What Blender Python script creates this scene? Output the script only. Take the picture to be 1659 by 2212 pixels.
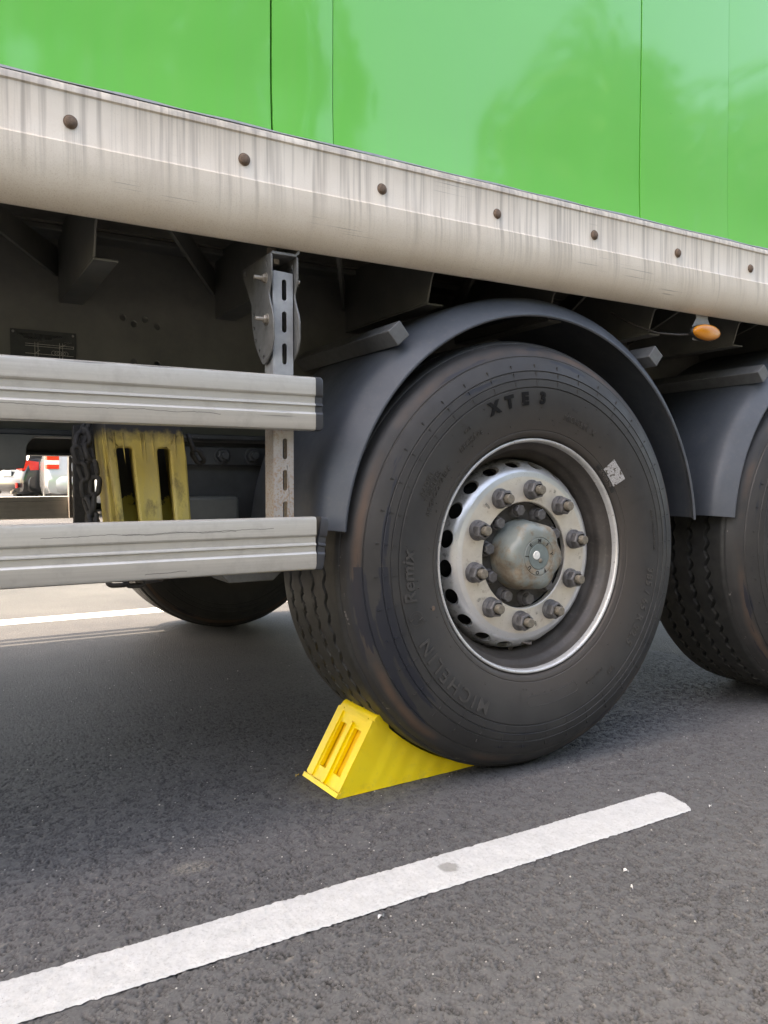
import bpy, bmesh, math, random
import numpy as np
from mathutils import Vector, Matrix
R = math.radians
scene = bpy.context.scene
for o in list(bpy.data.objects): bpy.data.objects.remove(o)
rng = np.random.default_rng(7); random.seed(7)

# ------------------------------------------------------------------ camera, sky, sun, exposure
cam_d = bpy.data.cameras.new('camera'); cam = bpy.data.objects.new('camera', cam_d)
scene.collection.objects.link(cam); scene.camera = cam
cam.location = (-1.3445, -1.5358, 0.7404)
cam_d.sensor_fit = 'VERTICAL'; cam_d.sensor_height = 36.0
cam_d.lens = 36.0 * 1713.1 / 2212.0
cam_d.clip_start = 0.02; cam_d.clip_end = 2000
cam.rotation_euler = (R(90 - 2.269), R(0), R(-30.451))
scene.render.resolution_x, scene.render.resolution_y = 768, 1024

COT_X, COT_Y = 0.62, 0.25                      # metres a shadow moves in +x and -y for each metre of height
sun_dir = Vector((-COT_X, COT_Y, 1.0)).normalized()   # towards the sun
sun_el = math.asin(sun_dir.z); sun_az = math.atan2(sun_dir.x, sun_dir.y)
world = bpy.data.worlds.new('World'); scene.world = world; world.use_nodes = True
wn = world.node_tree; bg = wn.nodes['Background']
sky = wn.nodes.new('ShaderNodeTexSky'); sky.sky_type = 'NISHITA'; sky.sun_disc = False
sky.sun_elevation = sun_el; sky.sun_rotation = sun_az
sky.air_density = 1.0; sky.dust_density = 3.2; sky.ozone_density = 1.0
wn.links.new(sky.outputs[0], bg.inputs[0]); bg.inputs[1].default_value = 0.15
sun_l = bpy.data.lights.new('sun', 'SUN'); sun = bpy.data.objects.new('sun', sun_l)
scene.collection.objects.link(sun); sun_l.energy = 2.0; sun_l.angle = R(0.53); sun_l.color = (1.0, 0.95, 0.88)
sun.rotation_euler = sun_dir.to_track_quat('Z', 'Y').to_euler(); sun.location = (-6, 5, 12)
vs = scene.view_settings
vs.view_transform = 'Standard'; vs.look = 'None'; vs.gamma = 1.0; vs.use_curve_mapping = False
vs.exposure = 2.80
scene.cycles.max_bounces = 7; scene.cycles.diffuse_bounces = 4; scene.cycles.glossy_bounces = 3; scene.cycles.transmission_bounces = 3
scene.cycles.caustics_reflective = False; scene.cycles.caustics_refractive = False
try:
    vs.use_white_balance = True; vs.white_balance_temperature = 8800; vs.white_balance_tint = 13
except Exception as e: print('no wb', e)

# ------------------------------------------------------------------ helpers: meshes and objects
COL = scene.collection
def link(o):
    COL.objects.link(o); return o
def tag(o, label=None, cat=None, group=None, kind=None):
    for k, v in (('label', label), ('category', cat), ('group', group), ('kind', kind)):
        if v: o[k] = v
    return o
def empty(name, loc, label, cat, group=None, rz=0.0):
    o = link(bpy.data.objects.new(name, None)); o.location = loc; o.rotation_euler.z = rz
    o.empty_display_size = 0.1
    return tag(o, label, cat, group)
class MB:
    def __init__(s): s.v = []; s.f = []
    def add(s, vs_, fs):
        b = len(s.v); s.v.extend([tuple(map(float, q)) for q in vs_]); s.f.extend([tuple(b + i for i in f) for f in fs]); return s
    def box(s, x0, x1, y0, y1, z0, z1, m=None):
        P = [(x0,y0,z0),(x1,y0,z0),(x1,y1,z0),(x0,y1,z0),(x0,y0,z1),(x1,y0,z1),(x1,y1,z1),(x0,y1,z1)]
        if m is not None: P = [m @ Vector(q) for q in P]
        return s.add(P, [(0,3,2,1),(4,5,6,7),(0,1,5,4),(1,2,6,5),(2,3,7,6),(3,0,4,7)])
    def grid(s, P, cu=False, cv=False, flip=False):
        P = np.asarray(P, float); n, m = P.shape[:2]; F = []
        for i in range(n if cu else n - 1):
            for j in range(m if cv else m - 1):
                q = (i*m+j, ((i+1) % n)*m+j, ((i+1) % n)*m+(j+1) % m, i*m+(j+1) % m)
                F.append(q[::-1] if flip else q)
        return s.add(P.reshape(-1, 3), F)
    def lathe(s, prof, n=64, flip=False, cap=False):          # prof = [(r, y)] about the y axis
        t = np.linspace(0, 2*np.pi, n, endpoint=False)
        P = np.array([[(r*math.cos(a), y, r*math.sin(a)) for r, y in prof] for a in t])
        s.grid(P, cu=True, flip=flip)
        if cap:
            b = len(s.v); m = len(prof)
            s.add(P[:, -1], [tuple(range(n)) if not flip else tuple(range(n))[::-1]])
        return s
    def prism(s, poly, a, b, ax='x', m=None):                 # poly in the other two axes, extruded from a to b
        def put(p, t):
            q = {'x': (t, p[0], p[1]), 'y': (p[0], t, p[1]), 'z': (p[0], p[1], t)}[ax]
            return (m @ Vector(q)) if m is not None else q
        n = len(poly)
        V = [put(p, a) for p in poly] + [put(p, b) for p in poly]
        F = [tuple(range(n))[::-1], tuple(range(n, 2*n))] + [(i, (i+1) % n, n+(i+1) % n, n+i) for i in range(n)]
        return s.add(V, F)
    def tube(s, path, r, n=8, closed=False, cap=True):
        path = [Vector(p) for p in path]; N = len(path); rings = []; prev = None
        for i, p in enumerate(path):
            a = path[(i-1) % N] if (closed or i) else p
            c = path[(i+1) % N] if (closed or i < N-1) else p
            t = (c - a).normalized()
            if prev is None:
                u = t.orthogonal().normalized()
            else:
                u = (prev - t * prev.dot(t)).normalized()
            prev = u; w = t.cross(u)
            rr = r[i] if hasattr(r, '__len__') else r
            rings.append([p + (u*math.cos(k) + w*math.sin(k))*rr for k in np.linspace(0, 2*np.pi, n, endpoint=False)])
        s.grid(rings, cu=closed, cv=True)
        if cap and not closed:
            s.add(rings[0], [tuple(range(n))[::-1]]); s.add(rings[-1], [tuple(range(n))])
        return s
    def build(s, name, mat=None, parent=None, loc=(0,0,0), angle=35, bevel=0.0, segs=2, kind=None, merge=True):
        me = bpy.data.meshes.new(name); me.from_pydata(s.v, [], s.f)
        bm = bmesh.new(); bm.from_mesh(me)
        if merge: bmesh.ops.remove_doubles(bm, verts=bm.verts, dist=1e-5)
        bmesh.ops.recalc_face_normals(bm, faces=bm.faces); bm.to_mesh(me); bm.free()
        return mesh_obj(name, me, mat, parent, loc, angle, bevel, segs, kind)
def mesh_obj(name, me, mat, parent=None, loc=(0,0,0), angle=35, bevel=0.0, segs=2, kind=None):
    if mat: me.materials.append(mat)
    if angle:
        me.polygons.foreach_set('use_smooth', [True]*len(me.polygons)); me.set_sharp_from_angle(angle=R(angle))
    o = link(bpy.data.objects.new(name, me)); o.location = loc
    if parent: o.parent = parent
    if bevel:
        b = o.modifiers.new('bevel', 'BEVEL'); b.width = bevel; b.segments = segs; b.limit_method = 'ANGLE'; b.angle_limit = R(40)
    if kind: o['kind'] = kind
    return o
def copy_tree(o, parent=None):
    c = o.copy(); COL.objects.link(c); c.parent = parent
    for ch in o.children: copy_tree(ch, c)
    return c
def plate_mesh(name, outline, holes, thick, fn):
    """flat plate with real holes; outline and holes are 2-D loops, fn maps (u, v, t) to world"""
    cu = bpy.data.curves.new('tmp', 'CURVE'); cu.dimensions = '2D'; cu.fill_mode = 'BOTH'; cu.extrude = thick/2
    for lp in [outline] + list(holes):
        sp = cu.splines.new('POLY'); sp.points.add(len(lp)-1); sp.use_cyclic_u = True
        for p, q in zip(sp.points, lp): p.co = (q[0], q[1], 0, 1)
    ob = link(bpy.data.objects.new('tmp', cu)); bpy.context.view_layer.update()
    me = bpy.data.meshes.new_from_object(ob.evaluated_get(bpy.context.evaluated_depsgraph_get()))
    bpy.data.objects.remove(ob); bpy.data.curves.remove(cu); me.name = name
    for v in me.vertices: v.co = Vector(fn(v.co.x, v.co.y, v.co.z))
    bm = bmesh.new(); bm.from_mesh(me); bmesh.ops.remove_doubles(bm, verts=bm.verts, dist=1e-6)
    bmesh.ops.recalc_face_normals(bm, faces=bm.faces); bm.to_mesh(me); bm.free(); me.materials.clear()
    return me
def circle(cx, cy, r, n=16): return [(cx + r*math.cos(a), cy + r*math.sin(a)) for a in np.linspace(0, 2*np.pi, n, endpoint=False)]
def slot(cx, cy, w, h, n=8):
    r = w/2; k = h/2 - r
    return [(cx + r*math.cos(a), cy + k + r*math.sin(a)) for a in np.linspace(0, np.pi, n)] + \
           [(cx + r*math.cos(a), cy - k + r*math.sin(a)) for a in np.linspace(np.pi, 2*np.pi, n)]
def text_mesh(s, size, ext=0.0006, off=0.0, align='CENTER', space=1.0):
    cu = bpy.data.curves.new('tmp', 'FONT'); cu.body = s; cu.size = size; cu.extrude = ext; cu.offset = off
    cu.align_x = align; cu.resolution_u = 3; cu.space_character = space
    ob = link(bpy.data.objects.new('tmp', cu)); bpy.context.view_layer.update()
    me = bpy.data.meshes.new_from_object(ob.evaluated_get(bpy.context.evaluated_depsgraph_get()))
    bpy.data.objects.remove(ob); bpy.data.curves.remove(cu); me.materials.clear()
    return me

# ------------------------------------------------------------------ helpers: materials
def rgb(h):
    c = [int(h[i:i+2], 16)/255 for i in (0, 2, 4)]
    return tuple((x/12.92 if x <= .04045 else ((x+.055)/1.055)**2.4) for x in c) + (1,)
class NT:
    """short-hand for building a principled material"""
    def __init__(s, name):
        s.m = bpy.data.materials.new(name); s.m.use_nodes = True; s.t = s.m.node_tree; s.b = s.t.nodes['Principled BSDF']
        s.co = s.n('ShaderNodeTexCoord').outputs['Object']
    def n(s, typ, **kw):
        x = s.t.nodes.new(typ)
        for k, v in kw.items(): setattr(x, k, v)
        return x
    def l(s, a, b): s.t.links.new(a, b)
    def set(s, sock, v):
        i = s.b.inputs[sock]
        if hasattr(v, 'is_output') or isinstance(v, bpy.types.NodeSocket): s.l(v, i)
        else: i.default_value = v
        return s
    def map(s, scale=(1,1,1), rot=(0,0,0), loc=(0,0,0), src=None):
        m = s.n('ShaderNodeMapping'); m.inputs['Scale'].default_value = scale; m.inputs['Rotation'].default_value = rot
        m.inputs['Location'].default_value = loc; s.l(src or s.co, m.inputs[0]); return m.outputs[0]
    def noise(s, scale, detail=4, rough=.55, src=None, dist=0.0):
        x = s.n('ShaderNodeTexNoise'); x.inputs['Scale'].default_value = scale; x.inputs['Detail'].default_value = detail
        x.inputs['Roughness'].default_value = rough; x.inputs['Distortion'].default_value = dist
        s.l(src or s.co, x.inputs['Vector']); return x.outputs[0]
    def voro(s, scale, feature='F1', out='Distance', src=None, rnd=1.0):
        x = s.n('ShaderNodeTexVoronoi'); x.feature = feature; x.inputs['Scale'].default_value = scale; x.inputs['Randomness'].default_value = rnd
        s.l(src or s.co, x.inputs['Vector']); return x.outputs[out]
    def ramp(s, f, stops, interp='LINEAR'):
        x = s.n('ShaderNodeValToRGB'); x.color_ramp.interpolation = interp; e = x.color_ramp.elements
        while len(e) < len(stops): e.new(0.5)
        for k, (p, c) in zip(e, stops):
            k.position = p; k.color = (c, c, c, 1) if isinstance(c, (int, float)) else (tuple(c) + (1,))[:4]
        s.l(f, x.inputs[0]); return x.outputs[0]
    def mix(s, f, a, b, mode='MIX'):
        x = s.n('ShaderNodeMix', data_type='RGBA', blend_type=mode)
        for i, v in ((0, f), (6, a), (7, b)):
            if isinstance(v, bpy.types.NodeSocket): s.l(v, x.inputs[i])
            elif i == 0: x.inputs[0].default_value = v
            else: x.inputs[i].default_value = (tuple(v) + (1,))[:4]
        return x.outputs[2]
    def math(s, op, a, b=0.0, c=0.0):
        x = s.n('ShaderNodeMath', operation=op)
        for i, v in enumerate((a, b, c)):
            if isinstance(v, bpy.types.NodeSocket): s.l(v, x.inputs[i])
            else: x.inputs[i].default_value = v
        return x.outputs[0]
    def range(s, v, a, b, c=0.0, d=1.0):
        x = s.n('ShaderNodeMapRange'); s.l(v, x.inputs[0])
        for i, k in enumerate((a, b, c, d)): x.inputs[1+i].default_value = k
        return x.outputs[0]
    def sep(s, src=None):
        x = s.n('ShaderNodeSeparateXYZ'); s.l(src or s.co, x.inputs[0]); return x.outputs
    def attr(s, name):
        x = s.n('ShaderNodeAttribute'); x.attribute_name = name; return x.outputs['Fac']
    def bump(s, h, strength=.3, dist=.002, nrm=None):
        x = s.n('ShaderNodeBump'); x.inputs['Strength'].default_value = strength; x.inputs['Distance'].default_value = dist
        s.l(h, x.inputs['Height'])
        if nrm: s.l(nrm, x.inputs['Normal'])
        s.l(x.outputs[0], s.b.inputs['Normal']); return x.outputs[0]
def simple(name, col, rough=.6, metal=0.0, var=.15, vscale=30, bump=0.0, bscale=200, spec=.5):
    k = NT(name); f = k.noise(vscale, 6, .65)
    c = k.mix(k.range(f, .3, .7), tuple(x*(1-var) for x in col[:3]), tuple(min(1, x*(1+var)) for x in col[:3]))
    k.set('Base Color', c).set('Roughness', k.range(k.noise(vscale*2.3, 4), .3, .7, rough-.08, min(1, rough+.08))).set('Metallic', metal).set('Specular IOR Level', spec)
    if bump: k.bump(k.noise(bscale, 3), bump, .001)
    return k.m

M = {}
def make_materials():
    # --- trailer paint: light green gloss with road film and a few scuffs
    k = NT('green_paint'); x, y, z = k.sep()
    f = k.noise(2.0, 5, .6)
    c = k.mix(k.range(f, .35, .7), (.120, .600, .100), (.132, .615, .106))
    film = k.math('MULTIPLY', k.range(k.noise(1.0, 6, .6, src=k.map((55, 1, 1.6))), .45, .75), k.range(z, 1.95, 1.43, .15, 1.0))
    c = k.mix(k.math('MULTIPLY', film, .10), c, (.22, .44, .17))
    sp = k.range(k.voro(26, rnd=1.0), .05, .02)
    c = k.mix(k.math('MULTIPLY', sp, k.range(k.noise(3.1, 2), .55, .7)), c, (.05, .16, .05))
    k.set('Base Color', c).set('Roughness', k.range(k.noise(4, 4), .3, .7, .30, .40)).set('Specular IOR Level', .25)
    k.set('Coat Weight', 1.0).set('Coat Roughness', .06).set('Coat IOR', 1.5)
    k.bump(k.noise(1.1, 1, .3), .10, .02); M['green'] = k.m
    # --- pale side rail, weathered: drip marks, rust dust, scratches
    k = NT('weathered_rail'); x, y, z = k.sep()
    base = k.mix(k.range(k.noise(6, 6, .6), .3, .7), (.64, .575, .485), (.73, .675, .585))
    top = k.range(z, 1.25, 1.425, 0, 1)
    d1 = k.noise(1.0, 3, .6, src=k.map((60, 1, 2.0))); d2 = k.noise(1.0, 2, .5, src=k.map((150, 1, 3.0), loc=(3, 0, 0)))
    drip = k.math('MULTIPLY', k.range(k.math('ADD', k.math('MULTIPLY', d1, .65), k.math('MULTIPLY', d2, .35)), .47, .63),
                  k.range(k.math('ADD', top, k.math('MULTIPLY', k.noise(1.0, 2, .5, src=k.map((35, 1, .2))), .8)), .42, .9))
    c = k.mix(k.math('MULTIPLY', drip, .72), base, (.33, .295, .25))
    gr = k.math('MULTIPLY', k.range(k.noise(420, 4, .7), .50, .70), k.range(z, 1.38, 1.24, .05, .45))
    c = k.mix(gr, c, (.40, .29, .20))
    pit = k.math('MULTIPLY', k.range(k.voro(210), .13, .06), k.range(k.noise(14, 3), .45, .65))
    c = k.mix(k.math('MULTIPLY', pit, .7), c, (.30, .20, .12))
    scr = k.noise(1.0, 2, .4, src=k.map((2.2, 1, 330), rot=(0, R(3), 0)))
    sm = k.range(k.noise(1.0, 3, src=k.map((3.0, 1, 14), loc=(1.3, 0, .4))), .60, .66)
    c = k.mix(k.math('MULTIPLY', k.math('MULTIPLY', k.range(scr, .60, .63), sm), .7), c, (.17, .16, .15))
    tb = k.range(z, 1.412, 1.428); tb = k.math('MULTIPLY', tb, k.range(k.noise(40, 4), .35, .6))
    c = k.mix(k.math('MULTIPLY', tb, .55), c, (.28, .26, .25))
    k.set('Base Color', c).set('Roughness', k.range(k.noise(20, 4), .3, .7, .38, .55)).set('Metallic', .12)
    k.bump(k.noise(220, 4), .12, .001); M['rail'] = k.m
    # --- brushed aluminium side guard planks
    k = NT('guard_aluminium'); x, y, z = k.sep()
    gr = k.noise(1.0, 6, .7, src=k.map((1.2, 1, 90))); bl = k.noise(24, 6, .65)
    c = k.mix(k.range(gr, .3, .7), (.47, .46, .43), (.58, .565, .53))
    c = k.mix(k.math('MULTIPLY', k.range(bl, .5, .72), .35), c, (.33, .31, .28))
    scr = k.noise(1.0, 3, .55, src=k.map((1.6, 1, 210), rot=(0, R(-4), 0)))
    sm = k.range(k.noise(1.0, 3, src=k.map((2.4, 1, 9))), .56, .62)
    c = k.mix(k.math('MULTIPLY', k.math('MULTIPLY', k.range(scr, .61, .635), sm), .75), c, (.10, .10, .10))
    for z0, xa, xb, sl in ((.872, -3.0, -.83, -.004), (.641, -1.16, -.72, .010), (.566, -.98, -.90, .02), (.6395, -1.02, -.80, .006)):
        zz = k.math('ADD', k.math('MULTIPLY', k.math('SUBTRACT', k.noise(1.0, 5, .7, src=k.map((9, 0, 0), loc=(z0*50, 0, 0))), .5), .016), k.math('MULTIPLY', k.math('ADD', x, .9), sl))
        ln = k.range(k.math('ABSOLUTE', k.math('SUBTRACT', k.math('SUBTRACT', z, z0), zz)), .0009, .0003)
        ln = k.math('MULTIPLY', ln, k.math('MULTIPLY', k.math('GREATER_THAN', x, xa), k.math('LESS_THAN', x, xb)))
        c = k.mix(k.math('MULTIPLY', ln, .75), c, (.09, .088, .085))
    k.set('Base Color', c).set('Roughness', k.range(bl, .3, .7, .38, .52)).set('Metallic', .45)
    k.bump(k.noise(150, 3), .08, .001); M['guard'] = k.m
    # --- galvanised post
    k = NT('galvanised_steel'); x, y, z = k.sep()
    v = k.voro(60, out='Color'); c = k.mix(k.range(k.noise(40, 5), .3, .7), (.30, .32, .35), (.42, .44, .46))
    rm = k.math('MULTIPLY', k.range(k.noise(210, 4, .65), .50, .60), k.range(k.math('ADD', k.noise(7, 3), k.range(z, 1.0, .70, -.25, .35)), .42, .72))
    c = k.mix(rm, c, (.25, .13, .065))
    c = k.mix(k.range(z, .95, .80, 0, .5), c, (.40, .34, .28))
    k.set('Base Color', c).set('Roughness', .5).set('Metallic', .35); k.bump(k.noise(120, 3), .1, .001); M['galv'] = k.m
    M['steel_grey'] = simple('bracket_steel', (.16, .165, .165), .55, .3, .2, 40, .1)
    M['bolt'] = simple('zinc_bolt', (.34, .31, .27), .45, .6, .25, 90)
    # --- dark chassis enamel with road dust
    k = NT('chassis_enamel'); f = k.noise(9, 7, .65)
    c = k.mix(k.range(f, .3, .75), (.105, .112, .106), (.165, .168, .155))
    c = k.mix(k.math('MULTIPLY', k.range(k.noise(70, 5, .7), .55, .75), .35), c, (.16, .15, .13))
    k.set('Base Color', c).set('Roughness', .62); k.bump(k.noise(90, 4), .12, .002); M['chassis'] = k.m
    k = NT('chassis_black'); f = k.noise(12, 7, .65)
    c = k.mix(k.range(f, .3, .75), (.036, .040, .046), (.066, .072, .080))
    chips = k.math('MULTIPLY', k.range(k.noise(75, 5, .6), .64, .70), k.range(k.noise(9, 2), .55, .68))
    c = k.mix(chips, c, (.28, .28, .26)); k.set('Base Color', c).set('Roughness', .5); k.bump(k.noise(140, 4), .2, .001); M['black'] = k.m
    M['floor'] = simple('floor_underside', (.15, .145, .128), .8, 0, .3, 14, .2, 60)
    # --- mudguard plastic
    k = NT('mudguard_plastic'); f = k.noise(7, 6, .6)
    c = k.mix(k.range(f, .3, .7), (.052, .062, .077), (.080, .092, .110))
    c = k.mix(k.math('MULTIPLY', k.range(k.noise(55, 5, .7), .52, .75), .35), c, (.13, .13, .13))
    sp = k.range(k.voro(95), .06, .03); c = k.mix(k.math('MULTIPLY', sp, .4), c, (.3, .29, .28))
    k.set('Base Color', c).set('Roughness', k.range(k.noise(15, 4), .3, .7, .42, .58)); k.bump(k.noise(260, 3), .1, .001); M['mudguard'] = k.m
    # --- tyre rubber: dust near the bead, brown scuffed band, dark wet-looking marks
    def rubber(name, tread=False):
        k = NT(name); x, y, z = k.sep()
        r = k.math('SQRT', k.math('ADD', k.math('MULTIPLY', x, x), k.math('MULTIPLY', z, z)))
        cb = k.n('ShaderNodeCombineXYZ'); k.l(k.math('MULTIPLY', k.math('ARCTAN2', k.math('MULTIPLY', z, -1.0), k.math('MULTIPLY', x, -1.0)), 1.7), cb.inputs[0]); k.l(k.math('MULTIPLY', r, 34.0), cb.inputs[1]); pol = cb.outputs[0]
        f = k.noise(11, 6, .6)
        c = k.mix(k.range(f, .3, .7), (.024, .024, .0247), (.038, .037, .0365))
        dust = k.math('MULTIPLY', k.range(k.math('ADD', r, k.math('MULTIPLY', k.noise(10, 4), .05)), .415, .35), .65)
        c = k.mix(dust, c, (.060, .050, .043))
        band = k.math('MULTIPLY', k.range(k.math('ABSOLUTE', k.math('SUBTRACT', k.math('ADD', r, k.math('MULTIPLY', k.noise(6, 3), .02)), .523)), .012, .003),
                      k.range(k.noise(5, 4), .4, .62))
        c = k.mix(k.math('MULTIPLY', band, .75), c, (.10, .062, .042))
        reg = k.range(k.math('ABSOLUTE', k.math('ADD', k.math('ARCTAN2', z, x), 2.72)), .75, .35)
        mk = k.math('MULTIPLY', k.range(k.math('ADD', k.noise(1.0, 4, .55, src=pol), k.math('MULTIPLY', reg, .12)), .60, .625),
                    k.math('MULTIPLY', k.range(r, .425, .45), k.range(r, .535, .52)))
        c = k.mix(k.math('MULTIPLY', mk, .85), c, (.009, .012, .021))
        sc = k.math('MULTIPLY', k.range(k.noise(60, 5, .6), .62, .68), k.range(k.math('ABSOLUTE', k.math('SUBTRACT', r, .536)), .004, .001))
        c = k.mix(k.math('MULTIPLY', sc, .7), c, (.30, .28, .26))
        dots = k.math('MULTIPLY', k.range(k.voro(130), .10, .06), k.range(k.noise(25, 2), .5, .7))
        c = k.mix(k.math('MULTIPLY', dots, .5), c, (.16, .14, .125))
        if tread: c = k.mix(k.range(k.noise(30, 5, .65), .35, .7), (.019, .0195, .0195), (.036, .0365, .035))
        k.set('Base Color', c).set('Roughness', k.range(k.noise(17, 4), .3, .7, .50, .66)).set('Specular IOR Level', .45)
        k.bump(k.noise(300, 4), .12, .001); return k.m
    M['rubber'] = rubber('tyre_rubber'); M['tread'] = rubber('tyre_tread', True)
    M['letter'] = simple('rubber_letter', (.047, .044, .042), .55, 0, .2, 60)
    M['letter_dark'] = simple('rubber_letter_dark', (.018, .018, .018), .5, 0, .2, 60)
    M['letter_bold'] = simple('rubber_letter_bold', (.007, .007, .0075), .8, 0, .2, 60, spec=.2)
    M['letter_brown'] = simple('rubber_letter_dust', (.092, .080, .072), .6, 0, .2, 60)
    # --- wheel disc, silver, dirty towards the vent holes
    k = NT('silver_disc'); x, y, z = k.sep()
    r = k.math('SQRT', k.math('ADD', k.math('MULTIPLY', x, x), k.math('MULTIPLY', z, z)))
    inner = k.range(r, .204, .199)
    c = k.mix(k.range(k.noise(22, 6, .65), .3, .7), (.62, .63, .645), (.72, .725, .73))
    ci = k.mix(k.range(k.noise(30, 6, .65), .3, .7), (.64, .595, .53), (.75, .71, .645))
    c = k.mix(inner, c, ci)
    dirt = k.math('MULTIPLY', k.range(k.noise(80, 5, .7), .50, .68), k.range(k.math('ADD', r, k.math('MULTIPLY', k.noise(14, 3), .03)), .235, .262))
    c = k.mix(dirt, c, (.12, .11, .10))
    sp = k.math('MULTIPLY', k.range(k.voro(150), .13, .07), k.range(k.noise(17, 3), .48, .62))
    c = k.mix(k.math('MULTIPLY', sp, .8), c, (.13, .095, .06))
    rust = k.math('MULTIPLY', k.range(k.noise(45, 5, .65), .58, .68), k.range(k.math('ABSOLUTE', k.math('SUBTRACT', r, .17)), .035, .012))
    c = k.mix(k.math('MULTIPLY', rust, .5), c, (.22, .15, .09))
    k.set('Base Color', c).set('Roughness', k.mix(inner, (.30,)*3, (.46,)*3)).set('Metallic', .55)
    k.bump(k.noise(180, 3), .06, .001); M['disc'] = k.m
    k = NT('silver_lip')
    c = k.mix(k.range(k.noise(26, 6, .65), .35, .7), (.52, .52, .52), (.64, .64, .63))
    c = k.mix(k.math('MULTIPLY', k.range(k.noise(120, 5, .7), .60, .66), .8), c, (.14, .115, .09))
    k.set('Base Color', c).set('Roughness', .36).set('Metallic', .4); M['lip'] = k.m
    k = NT('brake_dust_barrel'); c = k.mix(k.range(k.noise(9, 6, .65), .3, .72), (.052, .046, .042), (.105, .094, .087))
    c = k.mix(k.math('MULTIPLY', k.range(k.noise(90, 5, .7), .55, .72), .5), c, (.16, .14, .12))
    k.set('Base Color', c).set('Roughness', .45).set('Metallic', .25); k.bump(k.noise(150, 3), .1, .001); M['barrel'] = k.m
    M['nut'] = simple('dusty_nut', (.135, .130, .132), .5, .25, .3, 90, .15, 400)
    M['stud'] = simple('dusty_stud', (.20, .175, .14), .55, .3, .3, 120, .15, 500)
    M['hub'] = simple('hub_casting', (.070, .067, .066), .62, .15, .3, 50, .3, 220)
    k = NT('hub_cap_paint'); f = k.noise(16, 7, .7); x, y, z = k.sep()
    c = k.mix(k.range(k.noise(30, 4), .3, .7), (.185, .210, .198), (.235, .258, .240))
    rf = k.range(k.math('ADD', f, k.math('MULTIPLY', k.noise(5, 2), .35)), .63, .75)
    c = k.mix(rf, c, k.mix(k.range(k.noise(80, 4), .3, .7), (.165, .125, .085), (.26, .22, .165)))
    k.set('Base Color', c).set('Roughness', k.mix(rf, (.38,)*3, (.75,)*3)); k.bump(f, .15, .003); M['cap'] = k.m
    M['cap_ring'] = simple('hub_cap_blue', (.15, .185, .18), .45, 0, .15, 60)
    M['rust'] = simple('rusty_bolt', (.150, .105, .078), .75, .1, .45, 120, .3, 300)
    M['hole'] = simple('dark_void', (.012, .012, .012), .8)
    # --- plastics
    k = NT('yellow_plastic'); c = k.mix(k.range(k.noise(12, 3), .35, .65), (.97, .70, .022), (.99, .74, .030))
    c = k.mix(k.math('MULTIPLY', k.range(k.noise(45, 5, .7), .56, .74), .25), c, (.55, .40, .05))
    x, y, z = k.sep()
    rub = k.math('MULTIPLY', k.range(k.noise(1.0, 4, .65, src=k.map((9, 60, 9))), .54, .66), k.math('MULTIPLY', k.range(x, .13, .17), k.range(z, .16, .12)))
    top = k.n('ShaderNodeNewGeometry').outputs['Normal']; ny = k.sep(top)[1]
    rub = k.math('MULTIPLY', rub, k.range(k.math('ABSOLUTE', ny), .7, .4))
    c = k.mix(k.math('MULTIPLY', rub, .8), c, (.05, .045, .03))
    dirt = k.math('MULTIPLY', k.range(k.noise(38, 5, .7), .50, .70), k.range(z, .035, .0, 0, .45))
    c = k.mix(dirt, c, (.30, .24, .10))
    k.set('Base Color', c).set('Roughness', .42).set('Subsurface Weight', .12).set('Subsurface Radius', (.012, .008, .002)).set('Subsurface Scale', .4)
    k.bump(k.noise(300, 3), .04, .001); M['yellow'] = k.m
    M['yellow_slot'] = simple('yellow_plastic_bounce', (.93, .56, .03), .5, 0, .06, 20)  # chock plastic with the orange bounce light between slot walls put into its colour
    k = NT('old_yellow_plastic'); x, y, z = k.sep()
    c = k.mix(k.range(k.noise(18, 6, .6, src=k.map((1, 1, .3))), .3, .7), (.46, .355, .075), (.55, .44, .13))
    c = k.mix(k.math('MULTIPLY', k.range(k.noise(30, 6, .65, src=k.map((1, 1, .25))), .46, .70), .6), c, (.30, .255, .15))
    c = k.mix(k.math('MULTIPLY', k.range(k.noise(26, 6, .7, src=k.map((1, 1, .5))), .55, .68), .7), c, (.07, .058, .035))
    paint = k.range(k.math('ADD', z, k.math('ADD', k.math('MULTIPLY', k.math('SUBTRACT', k.noise(55, 4, .6), .5), .035), k.math('MULTIPLY', k.math('SUBTRACT', k.noise(1, 3, .6, src=k.map((60, 60, 4))), .5), .022))), .258, .284)
    c = k.mix(paint, c, (.022, .024, .028))
    sp = k.range(k.voro(120), .07, .04); c = k.mix(k.math('MULTIPLY', sp, .7), c, (.08, .05, .02))
    k.set('Base Color', c).set('Roughness', .55); k.bump(k.noise(60, 5), .12, .002); M['old_yellow'] = k.m
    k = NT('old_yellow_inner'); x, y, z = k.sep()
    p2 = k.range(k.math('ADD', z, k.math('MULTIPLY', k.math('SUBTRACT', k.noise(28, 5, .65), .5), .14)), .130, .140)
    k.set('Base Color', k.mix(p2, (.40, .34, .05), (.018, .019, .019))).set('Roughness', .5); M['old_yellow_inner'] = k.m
    M['cap_plastic'] = simple('black_plastic', (.040, .044, .052), .45, 0, .15, 30, .1, 300)
    M['chain'] = simple('grimy_chain', (.040, .039, .039), .75, .2, .35, 90, .3, 300)
    k = NT('amber_lens'); k.set('Base Color', (.80, .28, .02, 1)).set('Roughness', .14).set('Transmission Weight', .25).set('Specular IOR Level', .6)
    k.bump(k.n('ShaderNodeTexWave').outputs[1], .0, .0); M['amber'] = k.m
    wv = k.n('ShaderNodeTexWave'); wv.inputs['Scale'].default_value = 90; k.l(k.co, wv.inputs[0]); k.bump(wv.outputs[1], .25, .001)
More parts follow.
